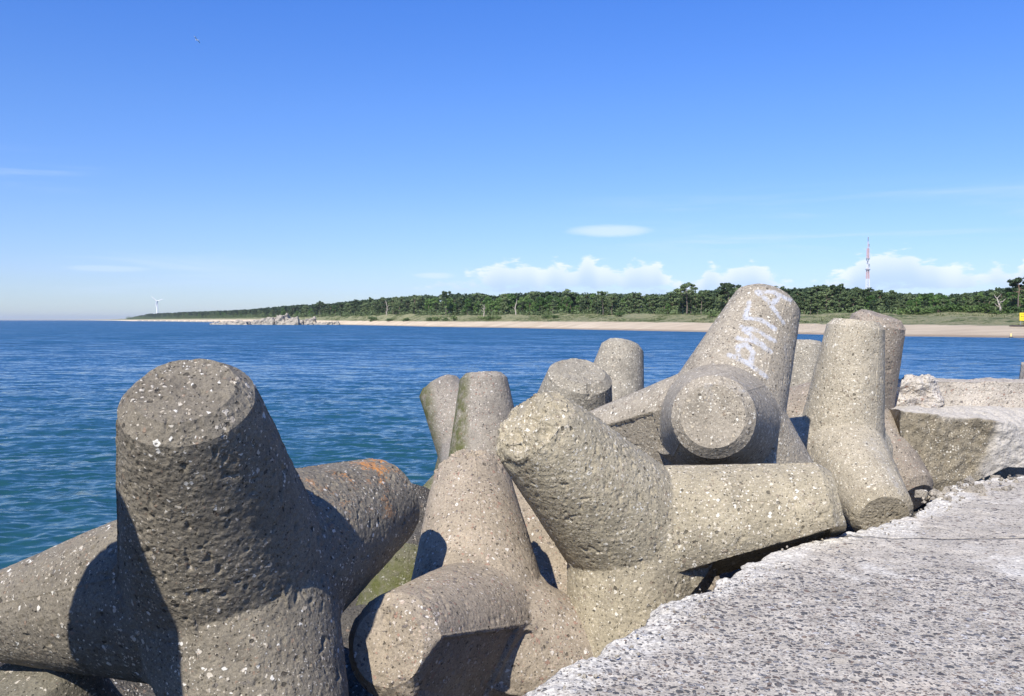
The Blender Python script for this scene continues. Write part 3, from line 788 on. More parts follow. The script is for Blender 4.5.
POSE = {
  'A': ((-1.424,4.511,-1.328), 0.921, [(0.0422,-0.5860,0.8092),(-0.9534,0.2289,-0.1965),(0.5164,0.8395,0.1691),(0.3949,-0.4824,-0.7819)]),
  'B': ((-0.215,5.753,-2.036), 0.893, [(-0.0685,0.6291,0.7743),(-0.3302,-0.9032,0.2741),(0.9544,-0.0681,-0.2907),(-0.5557,0.3422,-0.7577)]),
  'C': ((0.851,5.948,-1.464), 0.904, [(-0.6054,-0.4147,0.6793),(0.9514,-0.1967,0.2371),(-0.2035,-0.3783,-0.9030),(-0.1424,0.9897,-0.0134)]),
  'D': ((1.772,7.644,-0.874), 0.997, [(0.4232,0.3594,0.8317),(-0.2619,-0.9542,0.1448),(-0.8130,0.5391,-0.2201),(0.6517,0.0557,-0.7564)]),
  'E': ((3.289,9.003,-1.277), 0.910, [(0.1133,-0.0146,0.9934),(-0.0340,-0.9378,-0.3455),(-0.8509,0.4716,-0.2315),(0.7716,0.4809,-0.4165)]),
  'F': ((3.920,10.591,-1.165), 0.992, [(0.2369,-0.2169,0.9470),(0.3085,-0.7393,-0.5985),(-0.9915,0.1024,-0.0805),(0.4461,0.8539,-0.2680)]),
  'G': ((4.600,14.200,-1.610), 1.000, [(0.0497,0.0994,0.9938),(-0.5988,0.7071,-0.3762),(-0.3664,-0.9024,-0.2269),(0.9155,0.0959,-0.3908)]),
  'H': ((-0.306,11.227,-1.942), 0.990, tri((-.0456, .1513, .9874), 100)),
  'I': ((-0.540,13.670,-2.047), 1.100, tri((-.50, .25, .83), 75)),
  'J': ((0.517,9.740,-1.647), 1.100, [(0.1450,-0.4529,0.8797),(-0.3156,0.9361,0.1551),(0.8593,0.0183,-0.5111),(-0.6887,-0.5015,-0.5236)]),
  'K': ((1.270,12.143,-1.532), 0.986, [(0.2140,0.2697,0.9389),(0.7099,0.3427,-0.6153),(-0.0395,-0.9974,-0.0595),(-0.8843,0.3850,-0.2641)]),
  'L': ((-1.023,7.454,-3.20), 1.000, [(0.0882,0.3507,0.9323),(-0.4029,-0.9149,0.0247),(-0.5889,0.6093,-0.5310),(0.9036,-0.0450,-0.4260)]),
  'M': ((0.442,7.515,-2.397), 1.000, [(-0.3634,0.2682,0.8922),(-0.2287,0.6995,-0.6770),(0.9938,-0.0941,0.0595),(-0.4017,-0.8736,-0.2746)]),
  'N': ((-2.205,4.935,-3.05), 1.000, [(-0.2894,-0.1837,0.9394),(0.6878,0.7259,-0.0011),(-0.7896,0.2882,-0.5417),(0.3912,-0.8304,-0.3967)]),
}
KS = {'A': 1.20, 'B': 1.16, 'C': 1.06, 'E': .72}
STEP = .022      # the underside sits back behind a torn cement lip
class Tetra:
    def __init__(s, axes, m, facets=(), short={}, smin=.008, ks=1.0):
        s.ks = ks
        s.a = np.array(axes, float); s.a /= np.linalg.norm(s.a, axis=1, keepdims=True)
        s.m = m; s.fac = facets; s.k = smin; s.len = [TL_ * short.get(i, 1.0) for i in range(4)]
        s.facets = []
        for leg, nv, c in facets:
            nv = np.array(nv, float); nv -= s.a[leg] * (nv @ s.a[leg]); nv /= np.linalg.norm(nv); s.facets.append((leg, nv, c))
    def leg_d(s, P, i):
        a = s.a[i]; t = P @ a; Q = P - t[..., None] * a; rho = np.linalg.norm(Q, axis=-1) + 1e-9
        r = s.m * (RT + s.ks * SLP * (TL_ - CHM - t)); over = np.clip(t - (s.len[i] - CHM), 0, None)
        rr = r - over * (RT - RFC) / CHM * s.m
        d = (rho - rr) * .96
        for leg, nv, c in s.facets:
            if leg == i:
                un = Q @ nv; d = np.maximum(d, (un - c * r) * .96)
                if s.m * 0 + STEP: d = np.maximum(d, np.where((un / rho > c + .012 + .012 * np.sin(t * 31) * np.sin(t * 13)) & (t > .42) & (t < s.len[i] - .1), (un - c * r + STEP) * .96, -9))
        d = np.maximum(d, t - s.len[i])
        return np.maximum(d, -t - .15)
    def d(s, P):
        D = None
        for i in range(4):
            q = s.leg_d(P, i)
            if D is None: D = q
            else:
                h = np.clip(.5 + .5 * (D - q) / s.k, 0, 1); D = D * (1 - h) + q * h - s.k * h * (1 - h)
        return D
    def root(s, O, V, hi=1.3):
        lo = np.zeros(O.shape[:-1]); h = np.full(O.shape[:-1], hi)
        for _ in range(24):
            mid = (lo + h) / 2; ins = s.d(O + V * mid[..., None]) < 0
            lo = np.where(ins, mid, lo); h = np.where(ins, h, mid)
        return (lo + h) / 2
    def grad(s, P):
        e = .003; g = np.stack([s.d(P + np.eye(3)[k] * e) - s.d(P - np.eye(3)[k] * e) for k in range(3)], -1)
        return g / (np.linalg.norm(g, axis=-1, keepdims=True) + 1e-9)

def build_tetrapod(key, pos, m, axes, mat, label, group, nth=192, nt=70, facets=(), short={}, rough=1.0, chips=None, seam=True, seed=0, attrs=None, extra=None):
    T = Tetra(axes, m, facets, short, ks=KS.get(key, 1.0)); root = empty('tetrapod', (pos[0], pos[1], pos[2] + EYE)); tag(root, label, 'tetrapod', group)
    chips = chips or {}
    objs = []
    for i in range(4):
        a = T.a[i]; j = (i + 1) % 4; e0 = T.a[j] - a * (T.a[j] @ a); e0 /= np.linalg.norm(e0); e1 = np.cross(a, e0)
        th = 2 * np.pi * np.arange(nth) / nth; E = np.cos(th)[:, None] * e0 + np.sin(th)[:, None] * e1
        dl = np.abs((np.degrees(th) + 60) % 120 - 60); ta = 1.3333 / (.9428 * np.cos(np.radians(dl))); phi = np.arctan(ta)
        Vb = np.cos(phi)[:, None] * a + np.sin(phi)[:, None] * E; sb = T.root(np.zeros_like(Vb), Vb)
        tb = sb * np.cos(phi); Lg = T.len[i]
        s1 = np.linspace(0, 1, nt); tt = tb[None] + (Lg - CHM - tb[None]) * s1[:, None]
        nc = 6; tc = np.linspace(Lg - CHM, Lg - 1e-4, nc + 1)[1:]; tt = np.concatenate([tt, np.repeat(tc[:, None], nth, 1)])
        O = tt[..., None] * a; Er = np.repeat(E[None], len(tt), 0)
        rho = T.root(O, Er); rho[0] = sb * np.sin(phi)
        P = O + Er * rho[..., None]
        rc = rho[-1]; nr = max(6, nth // 14); caps = np.stack([a * (Lg) + E * (rc * (1 - q))[:, None] for q in (np.linspace(0, 1, nr + 1)[1:] * .985)])
        P = np.concatenate([P, caps]); nrow = len(P)
        N = T.grad(P)
        # weathering
        W_ = P + np.array(pos)
        disp = fbm(W_ * 2.2, 2, seed + 1) * .0035 + fbm(W_ * 16, 4, seed + 7, .62) * .0015 * rough
        pit = vnoise(W_ * 34, seed + 31); disp -= np.clip(pit - .5, 0, 1) * .020 * rough
        tl = (P @ a); ch = chips.get(i, .35)
        rim = np.exp(-((tl - (Lg - CHM * .35)) / (.05 + .05 * ch)) ** 2)
        chip = np.clip(fbm(W_ * 7.5, 4, seed + 55, .6) * .8 + .15 * ch - .2, 0, 1)
        disp -= rim * chip * .030 * ch
        if ch > .8:  # badly spalled tip: broken aggregate
            tipz = sstep(tl, Lg - .16, Lg - .02); disp -= tipz * (np.clip(fbm(W_ * 15, 5, seed + 91, .7), -.3, 1.0) + .3) * .017 * ch
        if seam:
            for k in (nth // 12, nth // 12 + nth // 2):
                disp[2:nt - 1, k % nth] += .0065
        P = P + N * disp[..., None]
        ap = a * (Lg + (fbm((a * Lg + np.array(pos))[None] * 5, 2, seed)[0]) * .004)
        V = np.concatenate([P.reshape(-1, 3), ap[None]])
        idx = np.arange(nrow * nth).reshape(nrow, nth); nx = np.roll(idx, -1, 1)
        Fq = np.stack([idx[:-1], nx[:-1], nx[1:], idx[1:]], -1).reshape(-1, 4)
        Ft = np.stack([idx[-1], nx[-1], np.full(nth, nrow * nth)], -1)
        o = mesh_np('leg', V, [Fq, Ft], mat, root)
        ne = len(o.data.edges); ev = np.empty(ne * 2, np.int32); o.data.edges.foreach_get('vertices', ev); er = ev.reshape(-1, 2) // nth
        shp = ((er[:, 0] == er[:, 1]) & ((er[:, 0] == nt - 1) | (er[:, 0] == nt + nc - 1)))
        at_ = o.data.attributes.new('sharp_edge', 'BOOLEAN', 'EDGE'); at_.data.foreach_set('value', shp)
        objs.append(o)
        if attrs:
            for nm, fn in attrs.items(): set_attr(o, nm, fn(V + np.array(pos) + [0, 0, EYE], i))
    return root, objs, T

def const(v): return lambda P, i: np.full(len(P), v)
WARM = [(0.0, (0.60, 0.53, 0.41)), (0.35, (0.46, 0.39, 0.28)), (0.62, (0.22, 0.17, 0.12)), (0.80, (0.70, 0.65, 0.54))]
PINK = [(0.0, (0.54, 0.47, 0.39)), (0.24, (0.30, 0.18, 0.13)), (0.50, (0.13, 0.11, 0.10)), (0.70, (0.44, 0.35, 0.27)), (0.88, (0.68, 0.63, 0.55))]
m_a = concrete('dark_rough_concrete', (0.185, 0.160, 0.120), (0.115, 0.098, 0.075), peb=.22, pits=.45, rough_amp=1.15, lichen=1.0, seed=1, damp=1.5)
m_b = concrete('pebbly_concrete', (0.300, 0.247, 0.180), (0.205, 0.170, 0.125), peb=.30, peb_cols=PINK, pits=.34, rough_amp=.5, seed=2, damp=1.1)
m_c = concrete('sandy_concrete', (0.315, 0.270, 0.185), (0.215, 0.185, 0.13), peb=.36, peb_cols=WARM, pits=.45, rough_amp=.75, seed=3, damp=1.0)
m_d = concrete('pale_pebbled_concrete', (0.290, 0.250, 0.190), (0.19, 0.165, 0.125), peb=.42, peb_cols=WARM, pits=.34, rough_amp=.5, seed=4, paint=True, damp=1.2)
m_e = concrete('cream_pebbled_concrete', (0.345, 0.300, 0.220), (0.25, 0.215, 0.155), peb=.46, peb_cols=WARM, pits=.30, rough_amp=.55, seed=5, paint=True, damp=1.0)
m_f = concrete('brown_concrete', (0.275, 0.230, 0.175), (0.19, 0.16, 0.125), peb=.26, peb_cols=PINK, pits=.6, rough_amp=.6, seed=6, damp=1.0)
m_h = concrete('grey_mossy_concrete', (0.255, 0.225, 0.18), (0.16, 0.14, 0.115), peb=.34, peb_cols=PINK, pits=.3, rough_amp=.6, seed=7, moss=1, damp=1.2)
m_j = concrete('grey_concrete', (0.27, 0.24, 0.185), (0.17, 0.15, 0.115), peb=.36, peb_cols=WARM, pits=.4, rough_amp=.7, seed=8, damp=1.2)
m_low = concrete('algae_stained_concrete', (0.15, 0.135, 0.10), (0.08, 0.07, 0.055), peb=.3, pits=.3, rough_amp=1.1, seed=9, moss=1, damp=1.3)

GT = 'concrete tetrapods piled along the breakwater'
def lich_a(P, i): return np.clip(1.3 - np.abs(P[:, 1] - 5.5) * 1.2, 0, 1) * (1.0 if i == 2 else .25)
pA = POSE['A']; build_tetrapod('A', *pA, m_a, 'biggest dark grey tetrapod at the left front, pebbly flat top on its upright leg', GT, 456, 170, rough=1.5, chips={0: .35}, short={1: 1.28}, seed=11, attrs={'lichen': lich_a})
pB = POSE['B']; build_tetrapod('B', *pB, m_b, 'brownish pebbled tetrapod with crumbled top, one leg with cracked flat underside towards the camera', GT, 384, 140, facets=[(1, (.86, -.28, -.38), .80)], rough=.9, chips={0: 2.0, 1: .6}, seed=23)
pC = POSE['C']; build_tetrapod('C', *pC, m_c, 'sandy tetrapod at the centre, broken end up left and thick leg lying beside the slab', GT, 384, 140, facets=[(1, (.1, -.42, -.9), .67)], rough=1.2, chips={0: 1.15, 1: .4}, seed=37)
pD = POSE['D']

# painted name, worn, down the upright leg: strokes as seen points laid onto the surface
def stroke_field(strokes, T, pos, width):
    O = np.zeros(3); pts = []
    c, s = math.cos(PITCH), math.sin(PITCH)
    for st in strokes:
        for (x0, y0), (x1, y1) in zip(st, st[1:]):
            for k in range(9):
                t = k / 8; px, py = x0 + (x1 - x0) * t, y0 + (y1 - y0) * t
                d = np.array([(px - 512) / 900, 1, -(py - 348) / 900]); d = np.array([d[0], d[1] * c + d[2] * s, -d[1] * s + d[2] * c]); d /= np.linalg.norm(d)
                tt = np.linspace(4, 13, 1500); D = T.d(d * tt[:, None] - np.array(pos)); hit = np.where(D < 0)[0]
                if len(hit): pts.append(d * tt[hit[0]] + [0, 0, EYE])
    pts = np.array(pts)
    def fn(P, i):
        out = np.full(len(P), 9.0)
        for p in pts: out = np.minimum(out, ((P - p) ** 2).sum(1))
        return 1 - sstep(np.sqrt(out), width * .35, width * 1.15)
    return fn
T_D = Tetra(pD[2], pD[1])
RIGA = [[(757, 292), (768, 301), (783, 322)], [(757, 291.5), (773, 292), (790, 300)], [(772, 304), (778, 298)],
        [(745, 318), (762, 320), (775, 329)], [(745, 318), (749, 303)],
        [(742, 327), (758, 331), (774, 341)], [(738, 338), (755, 342), (771, 352)], [(744, 330), (764, 346)],
        [(729, 355), (748, 363), (766, 377)], [(738, 359), (738, 347), (746, 344.5), (753, 352), (751, 363)],
        ]
fl = stroke_field(RIGA, T_D, pD[0], .036)
ff = stroke_field([[(729, 384), (742, 390), (756, 399)], [(734, 380), (750, 386), (762, 395)], [(709, 385), (708, 402)], [(786, 338), (785, 362)], [(790, 425), (800, 445)]], T_D, pD[0], .045)
build_tetrapod('D', *pD, m_d, 'tall tetrapod with pale blue painted letters down its leg and one round end facing us', GT, 320, 120, facets=[(2, (-.3, -.92, -.25), .72)], rough=.9, seed=41, chips={0: .3, 1: .25},
               attrs={'paint': lambda P, i: np.maximum(fl(P, i), .42 * ff(P, i))})
pE = POSE['E']; T_E = Tetra(pE[2], pE[1], ks=.72)
fe = stroke_field([[(872, 440), (888, 470), (900, 492)], [(866, 442), (882, 462)]], T_E, pE[0], .055)
build_tetrapod('E', *pE, m_e, 'cream pebbled tetrapod right of the lettered one, one leg coming down to the slab edge', GT, 288, 110, rough=1.0, seed=53, short={3: .30}, attrs={'paint': lambda P, i: .45 * fe(P, i)})
build_tetrapod('F', *POSE['F'], m_f, 'brown pitted tetrapod half hidden behind the cream one, its top slanting to the right', GT, 240, 90, rough=.9, seed=61, chips={0: .8})
build_tetrapod('G', *POSE['G'], m_j, 'grey tetrapod mostly hidden in the gap between the lettered and the cream tetrapods', GT, 168, 60, seed=67)
mo = lambda P, i: np.clip((-.15 - (P[:, 0] + .40)) * 3.2, 0, 1) * np.clip((4.05 - P[:, 2]) * 2.5, 0, 1)
build_tetrapod('H', *POSE['H'], m_h, 'upright grey tetrapod leg with a vertical seam and mossy left side, standing before the sea', GT, 192, 70, seed=71, attrs={'moss': lambda P, i: np.clip((-.50 - P[:, 0]) * 9, 0, 1)})
build_tetrapod('I', *POSE['I'], m_h, 'tetrapod leaning left over the water, its angled tip green with moss on the left', GT, 192, 70, seed=73, chips={0: .5}, attrs={'moss': lambda P, i: np.clip((-1.08 - P[:, 0]) * 5 + (2.9 - P[:, 2]) * .8, 0, 1)})
build_tetrapod('J', *POSE['J'], m_j, 'tetrapod showing only a short dark leg whose round flat top has a chipped rim', GT, 216, 80, seed=79, chips={0: .7}, rough=1.2)
build_tetrapod('K', *POSE['K'], m_j, 'farthest upright tetrapod leg in front of the bay, behind the chipped round top', GT, 168, 60, seed=83)
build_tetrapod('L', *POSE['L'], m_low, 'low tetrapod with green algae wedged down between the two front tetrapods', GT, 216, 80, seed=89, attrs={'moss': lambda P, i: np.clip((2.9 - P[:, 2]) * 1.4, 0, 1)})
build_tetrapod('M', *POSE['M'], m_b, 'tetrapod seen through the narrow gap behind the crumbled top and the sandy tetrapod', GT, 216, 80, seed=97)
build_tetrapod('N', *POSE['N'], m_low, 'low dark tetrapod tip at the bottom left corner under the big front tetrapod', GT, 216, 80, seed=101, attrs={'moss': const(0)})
# the neighbour just left of the picture, whose shadow falls on the big front tetrapod
build_tetrapod('Z', (-2.47, 2.62, -.72), 1.0, [(.03, .03, 1), (-.325, .886, -.333), (-.606, -.722, -.333), (.928, -.164, -.333)], m_j, 'neighbouring tetrapod just outside the left edge of the photo', GT, 168, 60, seed=103, short={1: .6, 3: .45})


# ------------------------------------------------------------------ breakwater: slab, block, parapet, core
DSL = 1.36; SLZ = EYE - DSL
EDGE = [(500, 720), (520, 696), (560, 668), (600, 648), (650, 612), (690, 593), (715, 585), (740, 575), (755, 562), (770, 553), (790, 545), (830, 538), (860, 532), (880, 526), (900, 518), (930, 505), (945, 494), (952, 486), (975, 481), (1000, 478.5), (1024, 476)]
def edge_xy():
    out = []
    for px, py in EDGE:
        d = DSL * 900 / (py - 320); out.append(((px - 512) / 900 * d, d))
    return np.array(out)
def slab_mat():
    m, n, b, out = new_mat('washed_slab_concrete')
    co = n.node('ShaderNodeTexCoord').outputs['Object']
    x, y, z = n.sep(co)
    warp = n.node('ShaderNodeTexNoise'); n.put(warp.inputs['Vector'], co); warp.inputs['Scale'].default_value = 22; warp.inputs['Detail'].default_value = 2
    wv = n.node('ShaderNodeVectorMath', operation='MULTIPLY_ADD'); n.put(wv.inputs[0], warp.outputs['Color']); wv.inputs[1].default_value = (.024,) * 3; n.put(wv.inputs[2], co)
    cw = wv.outputs[0]
    macro = n.noise(co, 1.3, 5, .65); mid = n.noise(co, 7, 5, .65); fine = n.noise(co, 55, 4, .7); grit = n.noise(co, 160, 2, .7)
    e = n.attr('edge')
    mortar = n.ramp(n.math('ADD', n.math('MULTIPLY', mid, .6), n.math('MULTIPLY', fine, .4)), [(.32, (.285, .252, .20)), (.5, (.43, .385, .315)), (.68, (.56, .505, .415))])
    # whiter crumbled cement along the broken edge and in worn patches
    wm = n.math('MAXIMUM', n.ss(n.math('ADD', e, n.math('MULTIPLY', n.math('SUBTRACT', macro, .5), 1.6)), .30, .62), n.ss(n.math('ADD', macro, n.math('MULTIPLY', mid, .25)), 0.67, .78))
    col = n.mix(wm, mortar, n.ramp(fine, [(.35, (.36, .33, .28)), (.6, (.62, .58, .50))]))
    tan = n.ss(n.noise(n.vmath('ADD', co, (4, 2, 0)), 1.1, 4, .6), .56, .70)
    col = n.mix(n.math('MULTIPLY', tan, .6), col, (.50, .43, .34))
    smooth = n.ss(n.math('ADD', y, n.math('MULTIPLY', macro, 1.2)), 5.2, 5.9)     # the far bay was cast smoother
    H = n.math('MULTIPLY', mid, .012)
    for k, (sc, fr, rad, hh) in enumerate(((31, .50, .52, .006), (55, .60, .52, .004), (98, .55, .50, .0018))):
        v = n.voro(cw, sc); r1, r2, r3 = n.sep(v.outputs['Color'])
        lim = n.math('MULTIPLY', n.math('MULTIPLY_ADD', r3, .5, .5), rad)
        ins = n.ss(n.math('SUBTRACT', v.outputs['Distance'], lim), -.06, .03, 1, 0)
        thr = n.math('SUBTRACT', n.math('SUBTRACT', fr, n.math('MULTIPLY', wm, .34)), n.math('MULTIPLY', smooth, .36))
        msk = n.math('MULTIPLY', ins, n.math('LESS_THAN', r1, thr))
        pc = n.ramp(r2, [(0, (.095, .09, .09)), (.22, (.19, .185, .185)), (.42, (.16, .115, .09)), (.56, (.28, .23, .19)), (.66, (.06, .06, .065)), (.90, (.50, .48, .45))], 'CONSTANT')
        col = n.mix(n.math('MULTIPLY', msk, .92), col, pc); H = n.math('ADD', H, n.math('MULTIPLY', msk, hh))
    crack = n.voro(n.vmath('ADD', cw, (1.3, .2, 0)), .55, 'DISTANCE_TO_EDGE'); 
    joint = n.math('ABSOLUTE', n.math('SUBTRACT', n.math('ADD', y, n.math('MULTIPLY', n.noise(co, 3, 4, .7), .10)), 5.62))
    jm = n.ss(joint, .004, .022, .75, 0)
    col = n.mix(jm, col, (.10, .09, .075)); H = n.math('ADD', H, n.math('MULTIPLY', jm, -.02))
    g = n.ss(n.math('ADD', n.math('MULTIPLY', fine, .5), n.math('MULTIPLY', grit, .5)), .3, .7, .72, 1.22)
    mul = n.node('ShaderNodeMix', data_type='RGBA', blend_type='MULTIPLY'); mul.inputs[0].default_value = 1
    n.put(mul.inputs[6], col); n.put(mul.inputs[7], n.comb(g, g, g)); col = mul.outputs[2]
    n.put(b.inputs['Base Color'], col); b.inputs['Roughness'].default_value = .9
    H = n.math('ADD', H, n.math('ADD', n.math('MULTIPLY', fine, .006), n.math('MULTIPLY', grit, .0022)))
    n.put(b.inputs['Normal'], n.bump(H, 1, 1))
    return m
M_SLAB = slab_mat()

def build_slab():
    E_ = edge_xy()
    s = np.concatenate([[0], np.cumsum(np.linalg.norm(np.diff(E_, axis=0), axis=1))])
    q = np.linspace(0, s[-1], 720); ex = np.interp(q, s, E_[:, 0]); ey = np.interp(q, s, E_[:, 1])
    # outward (seaward) normal of the edge
    tx, ty = np.gradient(ex), np.gradient(ey); L_ = np.hypot(tx, ty); nx, ny = -ty / L_, tx / L_
    k = np.ones(41) / 41; nx = np.convolve(np.pad(nx, 20, 'edge'), k, 'valid'); ny = np.convolve(np.pad(ny, 20, 'edge'), k, 'valid')
    Pq = np.stack([ex, ey, ex * 0], -1); jag = fbm(Pq * 3.2, 4, 3, .55) * .045 + fbm(Pq * 28, 3, 8, .6) * .006
    inl = np.concatenate([np.linspace(0, .5, 50), .5 * (9 / .5) ** np.linspace(.02, 1, 130)])   # metres to the landward side (+x)
    X = []; Y = []; Ed = []; Z = []
    # side face first, from the foot up to the lip
    for t in np.linspace(0, 1, 16)[:-1]:
        z = SLZ - .55 * (1 - t); off = -.10 * (1 - t)
        X.append(ex + nx * (off + jag)); Y.append(ey + ny * (off + jag)); Z.append(np.full_like(ex, z)); Ed.append(np.full_like(ex, .8))
    for v in inl:
        w_ = min(1, v / .5)
        X.append(ex + v + nx * jag * math.exp(-v / .25)); Y.append(ey + ny * jag * math.exp(-v / .25)); Z.append(np.full_like(ex, SLZ) - .03 * math.exp(-v / .03)); Ed.append(np.full_like(ex, math.exp(-v / .30)))
    X = np.array(X); Y = np.array(Y); Z = np.array(Z); Ed = np.array(Ed)
    P = np.stack([X, Y, Z], -1)
    crumb = fbm(P * 9, 5, 77, .62)
    lip = np.clip(Ed, 0, 1)
    D = fbm(P * 1.3, 3, 5) * .012 + fbm(P * 14, 3, 15, .6) * .004 + crumb * .017 * lip
    Z2 = Z + D * (1 if True else 0)
    X2 = X + np.where(np.arange(len(X))[:, None] < 15, fbm(P * 7, 4, 6) * .03, 0)
    V = np.stack([X2, Y, Z2], -1).reshape(-1, 3)
    nr, nc = X.shape; i = np.arange(nr - 1)[:, None] * nc + np.arange(nc - 1)[None]
    Fq = np.stack([i, i + nc, i + nc + 1, i + 1], -1).reshape(-1, 4)
    o = mesh_np('breakwater_slab', V, Fq, M_SLAB); tag(o, 'pale foreground slab of exposed-pebble concrete with a broken white edge', 'concrete slab')
    o['kind'] = 'structure'; set_attr(o, 'edge', Ed.reshape(-1))
build_slab()

m_block = concrete('brown_block_concrete', (0.215, 0.182, 0.125), (0.15, 0.127, 0.088), peb=.30, peb_cols=WARM, pits=.5, rough_amp=1.1, seed=12, pale=True)
m_par = concrete('parapet_concrete', (0.42, 0.37, 0.30), (0.28, 0.245, 0.20), peb=.3, peb_cols=PINK, pits=.35, rough_amp=1.3, seed=13)
m_white = concrete('whitewashed_rubble', (0.55, 0.50, 0.43), (0.30, 0.26, 0.22), peb=.3, peb_cols=PINK, pits=.3, rough_amp=2.5, seed=14, peb_scale=24)
def pt(px, py, d):
    c, s = math.cos(PITCH), math.sin(PITCH)
    v = np.array([(px - 512) / 900, 1, -(py - 348) / 900]); v = np.array([v[0], v[1] * c + v[2] * s, -v[1] * s + v[2] * c]); v = v / v[1] * d
    return (v[0], v[1], v[2] + EYE)
zt = EYE - 1.0
def block():
    # top surface falls away on the right, where the worn corner is
    TLf = pt(900, 412, 9.9); TMf = pt(985, 419, 9.85); TRf = pt(1060, 434, 10.05)
    BL = (TLf[0] - .05, 9.75, SLZ - .75); BM = pt(1008, 467, 9.9); BR = pt(1060, 470, 9.9)
    bk = 14.0
    bm = bmesh.new()
    rows = [[BL, BM, BR], [TLf, TMf, TRf], [(TLf[0], 10.3, zt), (TMf[0] + .1, 10.3, zt), (TRf[0] + .1, 10.38, zt - .01)], [(TLf[0], 11.2, zt + .015), (TMf[0] + .25, 11.2, zt - .0), (TRf[0] + .5, 11.2, zt - .05)]]
    # dense bilinear sheet: front face then top
    def sheet(rws, nu, nv, start=True):
        out = []
        for a, b_ in zip(rws, rws[1:]):
            for kk in range(nv):
                t = kk / nv
                r = [np.array(p) * (1 - t) + np.array(q) * t for p, q in zip(a, b_)]
                out.append(r)
        out.append([np.array(p) for p in rws[-1]])
        G = []
        for r in out:
            line = []
            for a, b_ in zip(r, r[1:]):
                for kk in range(nu): line.append(a * (1 - kk / nu) + b_ * kk / nu)
            line.append(r[-1]); G.append(line)
        return np.array(G)
    G = sheet(rows, 70, 60)
    rowi = np.arange(G.shape[0])[:, None] / 60.0; colx = np.arange(G.shape[1])[None] / 70.0
    wob = fbm(G * 2.5, 4, 3) * .10
    pale = np.maximum(sstep(rowi + wob, .96, 1.10), sstep(colx + (rowi - .5) * -.35 + wob * 1.2, .88, 1.06))
    # round the arrises a little
    for _ in range(3): G[1:-1, 1:-1] = (G[1:-1, 1:-1] * 2 + G[:-2, 1:-1] + G[2:, 1:-1] + G[1:-1, :-2] + G[1:-1, 2:]) / 6
    n = fbm(G * 3.5, 5, 33, .6) * .04 + fbm(G * 15, 3, 12, .6) * .012
    G[..., 1] -= n * .8; G[..., 2] += n * .5
    nr, nc = G.shape[:2]; i = np.arange(nr - 1)[:, None] * nc + np.arange(nc - 1)[None]
    Fq = np.stack([i, i + 1, i + nc + 1, i + nc], -1).reshape(-1, 4)
    # left end, back and bottom closed with plain faces
    V = list(G.reshape(-1, 3)); 
    fb = [(np.array([[0, 0, 0, 0]]))]
    lo_l = (G[-1, 0][0], G[-1, 0][1], SLZ - .75); lo_r = (G[-1, -1][0], G[-1, -1][1], SLZ - .75)
    base = len(V); V += [np.array(lo_l), np.array(lo_r)]
    left = [k * nc for k in range(nr)]
    tris = [(base, left[k + 1], left[k]) for k in range(nr - 1)]
    back = [(nr - 1) * nc + k for k in range(nc)]
    tris += [(base, back[k + 1], back[k]) for k in range(nc - 1)] + [(base, base + 1, back[-1])]
    o = mesh_np('concrete_block', np.array(V), [Fq, np.array(tris)], m_block); set_attr(o, 'paint', np.concatenate([pale.ravel(), [0, 0]])); tag(o, 'massive brown concrete block with a pale flat top behind the right end of the slab', 'concrete block')
block()

def parapet():
    x0, x1 = 4.1, 7.2
    cs = [(x0 + .75, 10.45, zt - .04), (x1, 10.35, zt - .04), (x1, 11.0, zt - .04), (x0 + .75, 11.05, zt - .04), (x0 + .75, 10.5, zt + .285), (x1, 10.4, zt + .265), (x1, 10.95, zt + .28), (x0 + .75, 10.95, zt + .285)]
    bm = bmesh.new(); bm = rough_block(cs, 50, .018, 5, 5.0)
    o = bm_obj('parapet_wall', bm, m_par, None, True); tag(o, 'low pale concrete parapet running along the top of the brown block', 'parapet')
    cs = [(x0 - .1, 10.35, zt - .04), (x0 + .86, 10.38, zt - .04), (x0 + .86, 11.0, zt - .04), (x0 - .1, 11.0, zt - .04), (x0 - .1, 10.5, zt + .24), (x0 + .80, 10.46, zt + .30), (x0 + .85, 10.9, zt + .29), (x0 - .1, 10.9, zt + .24)]
    bm = rough_block(cs, 46, .085, 9, 5.5)
    o = bm_obj('broken_parapet_end', bm, m_white, None, True); tag(o, 'crumbled end of the parapet showing white-coated rubble', 'broken wall')
    bm = rough_block([(6.80, 11.8, zt - .1), (7.25, 11.8, zt - .1), (7.25, 12.1, zt - .1), (6.80, 12.1, zt - .1), (6.83, 11.83, zt + .44), (7.22, 11.83, zt + .44), (7.22, 12.07, zt + .44), (6.83, 12.07, zt + .44)], 10, .01, 4, 6)
    o = bm_obj('concrete_post', bm, m_par, None, True); tag(o, 'stub of a concrete post behind the parapet at the right edge of the photo', 'post')
parapet()

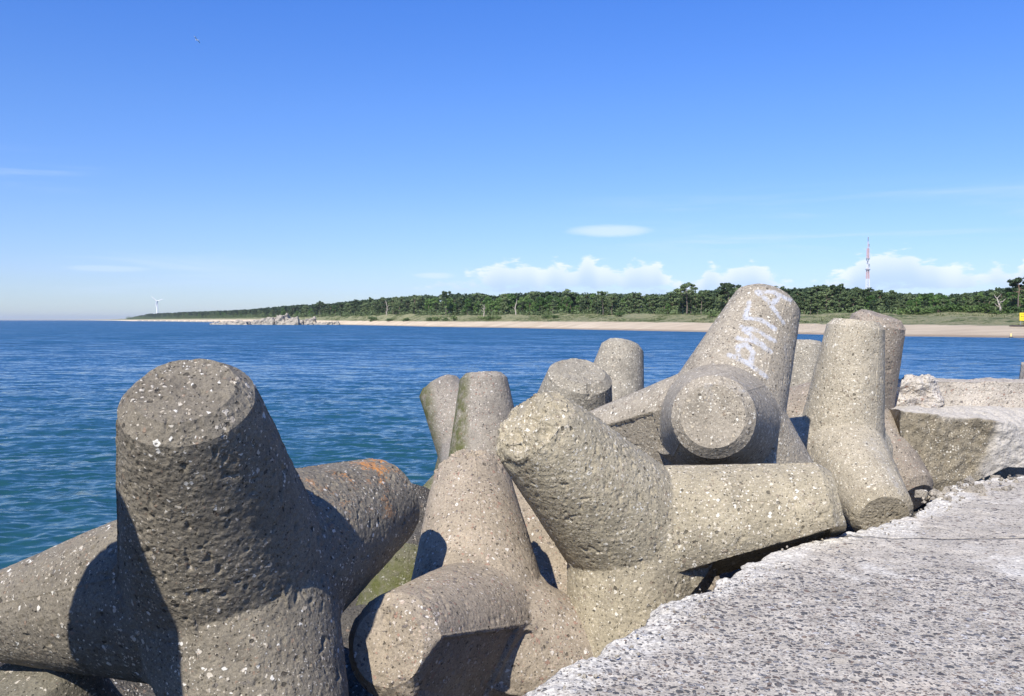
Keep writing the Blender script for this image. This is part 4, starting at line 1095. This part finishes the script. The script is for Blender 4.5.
# rubble core under the blocks, down to the water
def core():
    xs = np.linspace(-14, 14, 300); ys = np.linspace(.2, 22, 260); X, Y = np.meshgrid(xs, ys)
    # seaward of the slab edge the mound falls to the water
    E_ = edge_xy(); ex = np.interp(Y, E_[:, 1], E_[:, 0]); ex = np.where(Y > 7.0, np.maximum(3.3 + (Y - 7.0) * .35, 0), ex); ex = np.where(Y < 3.2, -.2, ex)
    sea = ex - X
    P = np.stack([X * .9, Y * .9, X * 0], -1)
    big = np.abs(fbm(P, 4, 71, .6))
    Z = (SLZ - .80) - np.clip(sea, 0, 7.5) * .05 - np.clip(sea - 7.5, 0, 20) * .8 + big * .45 - .25 - np.clip(Y - 10, 0, 20) * .35 * (X < 2.5)
    Z = Z + .55 * np.exp(-((X + 1.1) ** 2 + (Y - 9.2) ** 2) / 1.3)
    Z = np.where(sea < 0, SLZ - .62 - .2 + big * .12, Z); Z = np.maximum(Z, -2.5)
    V = np.stack([X, Y, Z], -1).reshape(-1, 3); nr, nc = X.shape; i = np.arange(nr - 1)[:, None] * nc + np.arange(nc - 1)[None]
    Fq = np.stack([i, i + 1, i + nc + 1, i + nc], -1).reshape(-1, 4)
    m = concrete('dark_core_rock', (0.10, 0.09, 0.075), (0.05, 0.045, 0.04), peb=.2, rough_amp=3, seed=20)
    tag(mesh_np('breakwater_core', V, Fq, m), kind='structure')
core()

def rubble():
    rng = np.random.default_rng(9); E_ = edge_xy(); parts = []
    s = np.concatenate([[0], np.cumsum(np.linalg.norm(np.diff(E_, axis=0), axis=1))])
    bm = bmesh.new(); bmesh.ops.create_icosphere(bm, subdivisions=1, radius=1); iv = np.array([v.co for v in bm.verts]); fi = np.array([[v.index for v in f.verts] for f in bm.faces]); bm.free()
    for k in range(160):
        q = rng.uniform(0, s[-1]); x = np.interp(q, s, E_[:, 0]); y = np.interp(q, s, E_[:, 1])
        far = y > 6.7
        x += abs(rng.normal()) * .14 + .07; y += rng.normal() * .03
        r_ = rng.uniform(.003, .010) * (1.9 if far else 1)
        v = iv * rng.uniform(.6, 1.3, (1, 3)) * r_ * (1 + rng.normal(size=(len(iv), 1)) * .15)
        parts.append((v + [x, y, SLZ + .005 + r_ * .3], fi))
    for k in range(150):      # stones lying in the joint between slab and block
        x = rng.uniform(3.25, 4.7); y = 6.95 + (x - 3.25) * .45 + rng.normal() * .16; r_ = rng.uniform(.015, .055)
        v = iv * rng.uniform(.45, 1.5, (1, 3)) * r_ * (1 + rng.normal(size=(len(iv), 1)) * .30)
        parts.append((v + [x, y, SLZ - .05 + rng.uniform(-.05, .04)], fi))
    V, Fq = join_np(parts)
    m = concrete('rubble_stone', (0.30, 0.265, 0.21), (0.20, 0.175, 0.14), peb=.2, seed=22)
    tag(mesh_np('loose_rubble', V, Fq, m, None, False), 'loose crumbs and small stones along the broken slab edge', 'rubble', None, 'stuff')
rubble()


# air: far things pale a little
def haze():
    bm = bmesh.new(); bmesh.ops.create_cube(bm, size=1)
    for v in bm.verts: v.co = Vector((v.co.x * 52000, v.co.y * 52000, v.co.z * 110 + 50))
    m = bpy.data.materials.new('haze_air'); m.use_nodes = True; t = m.node_tree; t.nodes.clear()
    out = t.nodes.new('ShaderNodeOutputMaterial'); pv = t.nodes.new('ShaderNodeVolumePrincipled')
    pv.inputs['Color'].default_value = (.86, .92, 1, 1); pv.inputs['Density'].default_value = .00004; pv.inputs['Anisotropy'].default_value = .2
    t.links.new(pv.outputs[0], out.inputs['Volume'])
    tag(bm_obj('haze', bm, m), 'thin pale sea air that fades the far coast', 'haze', None, 'stuff')
haze()
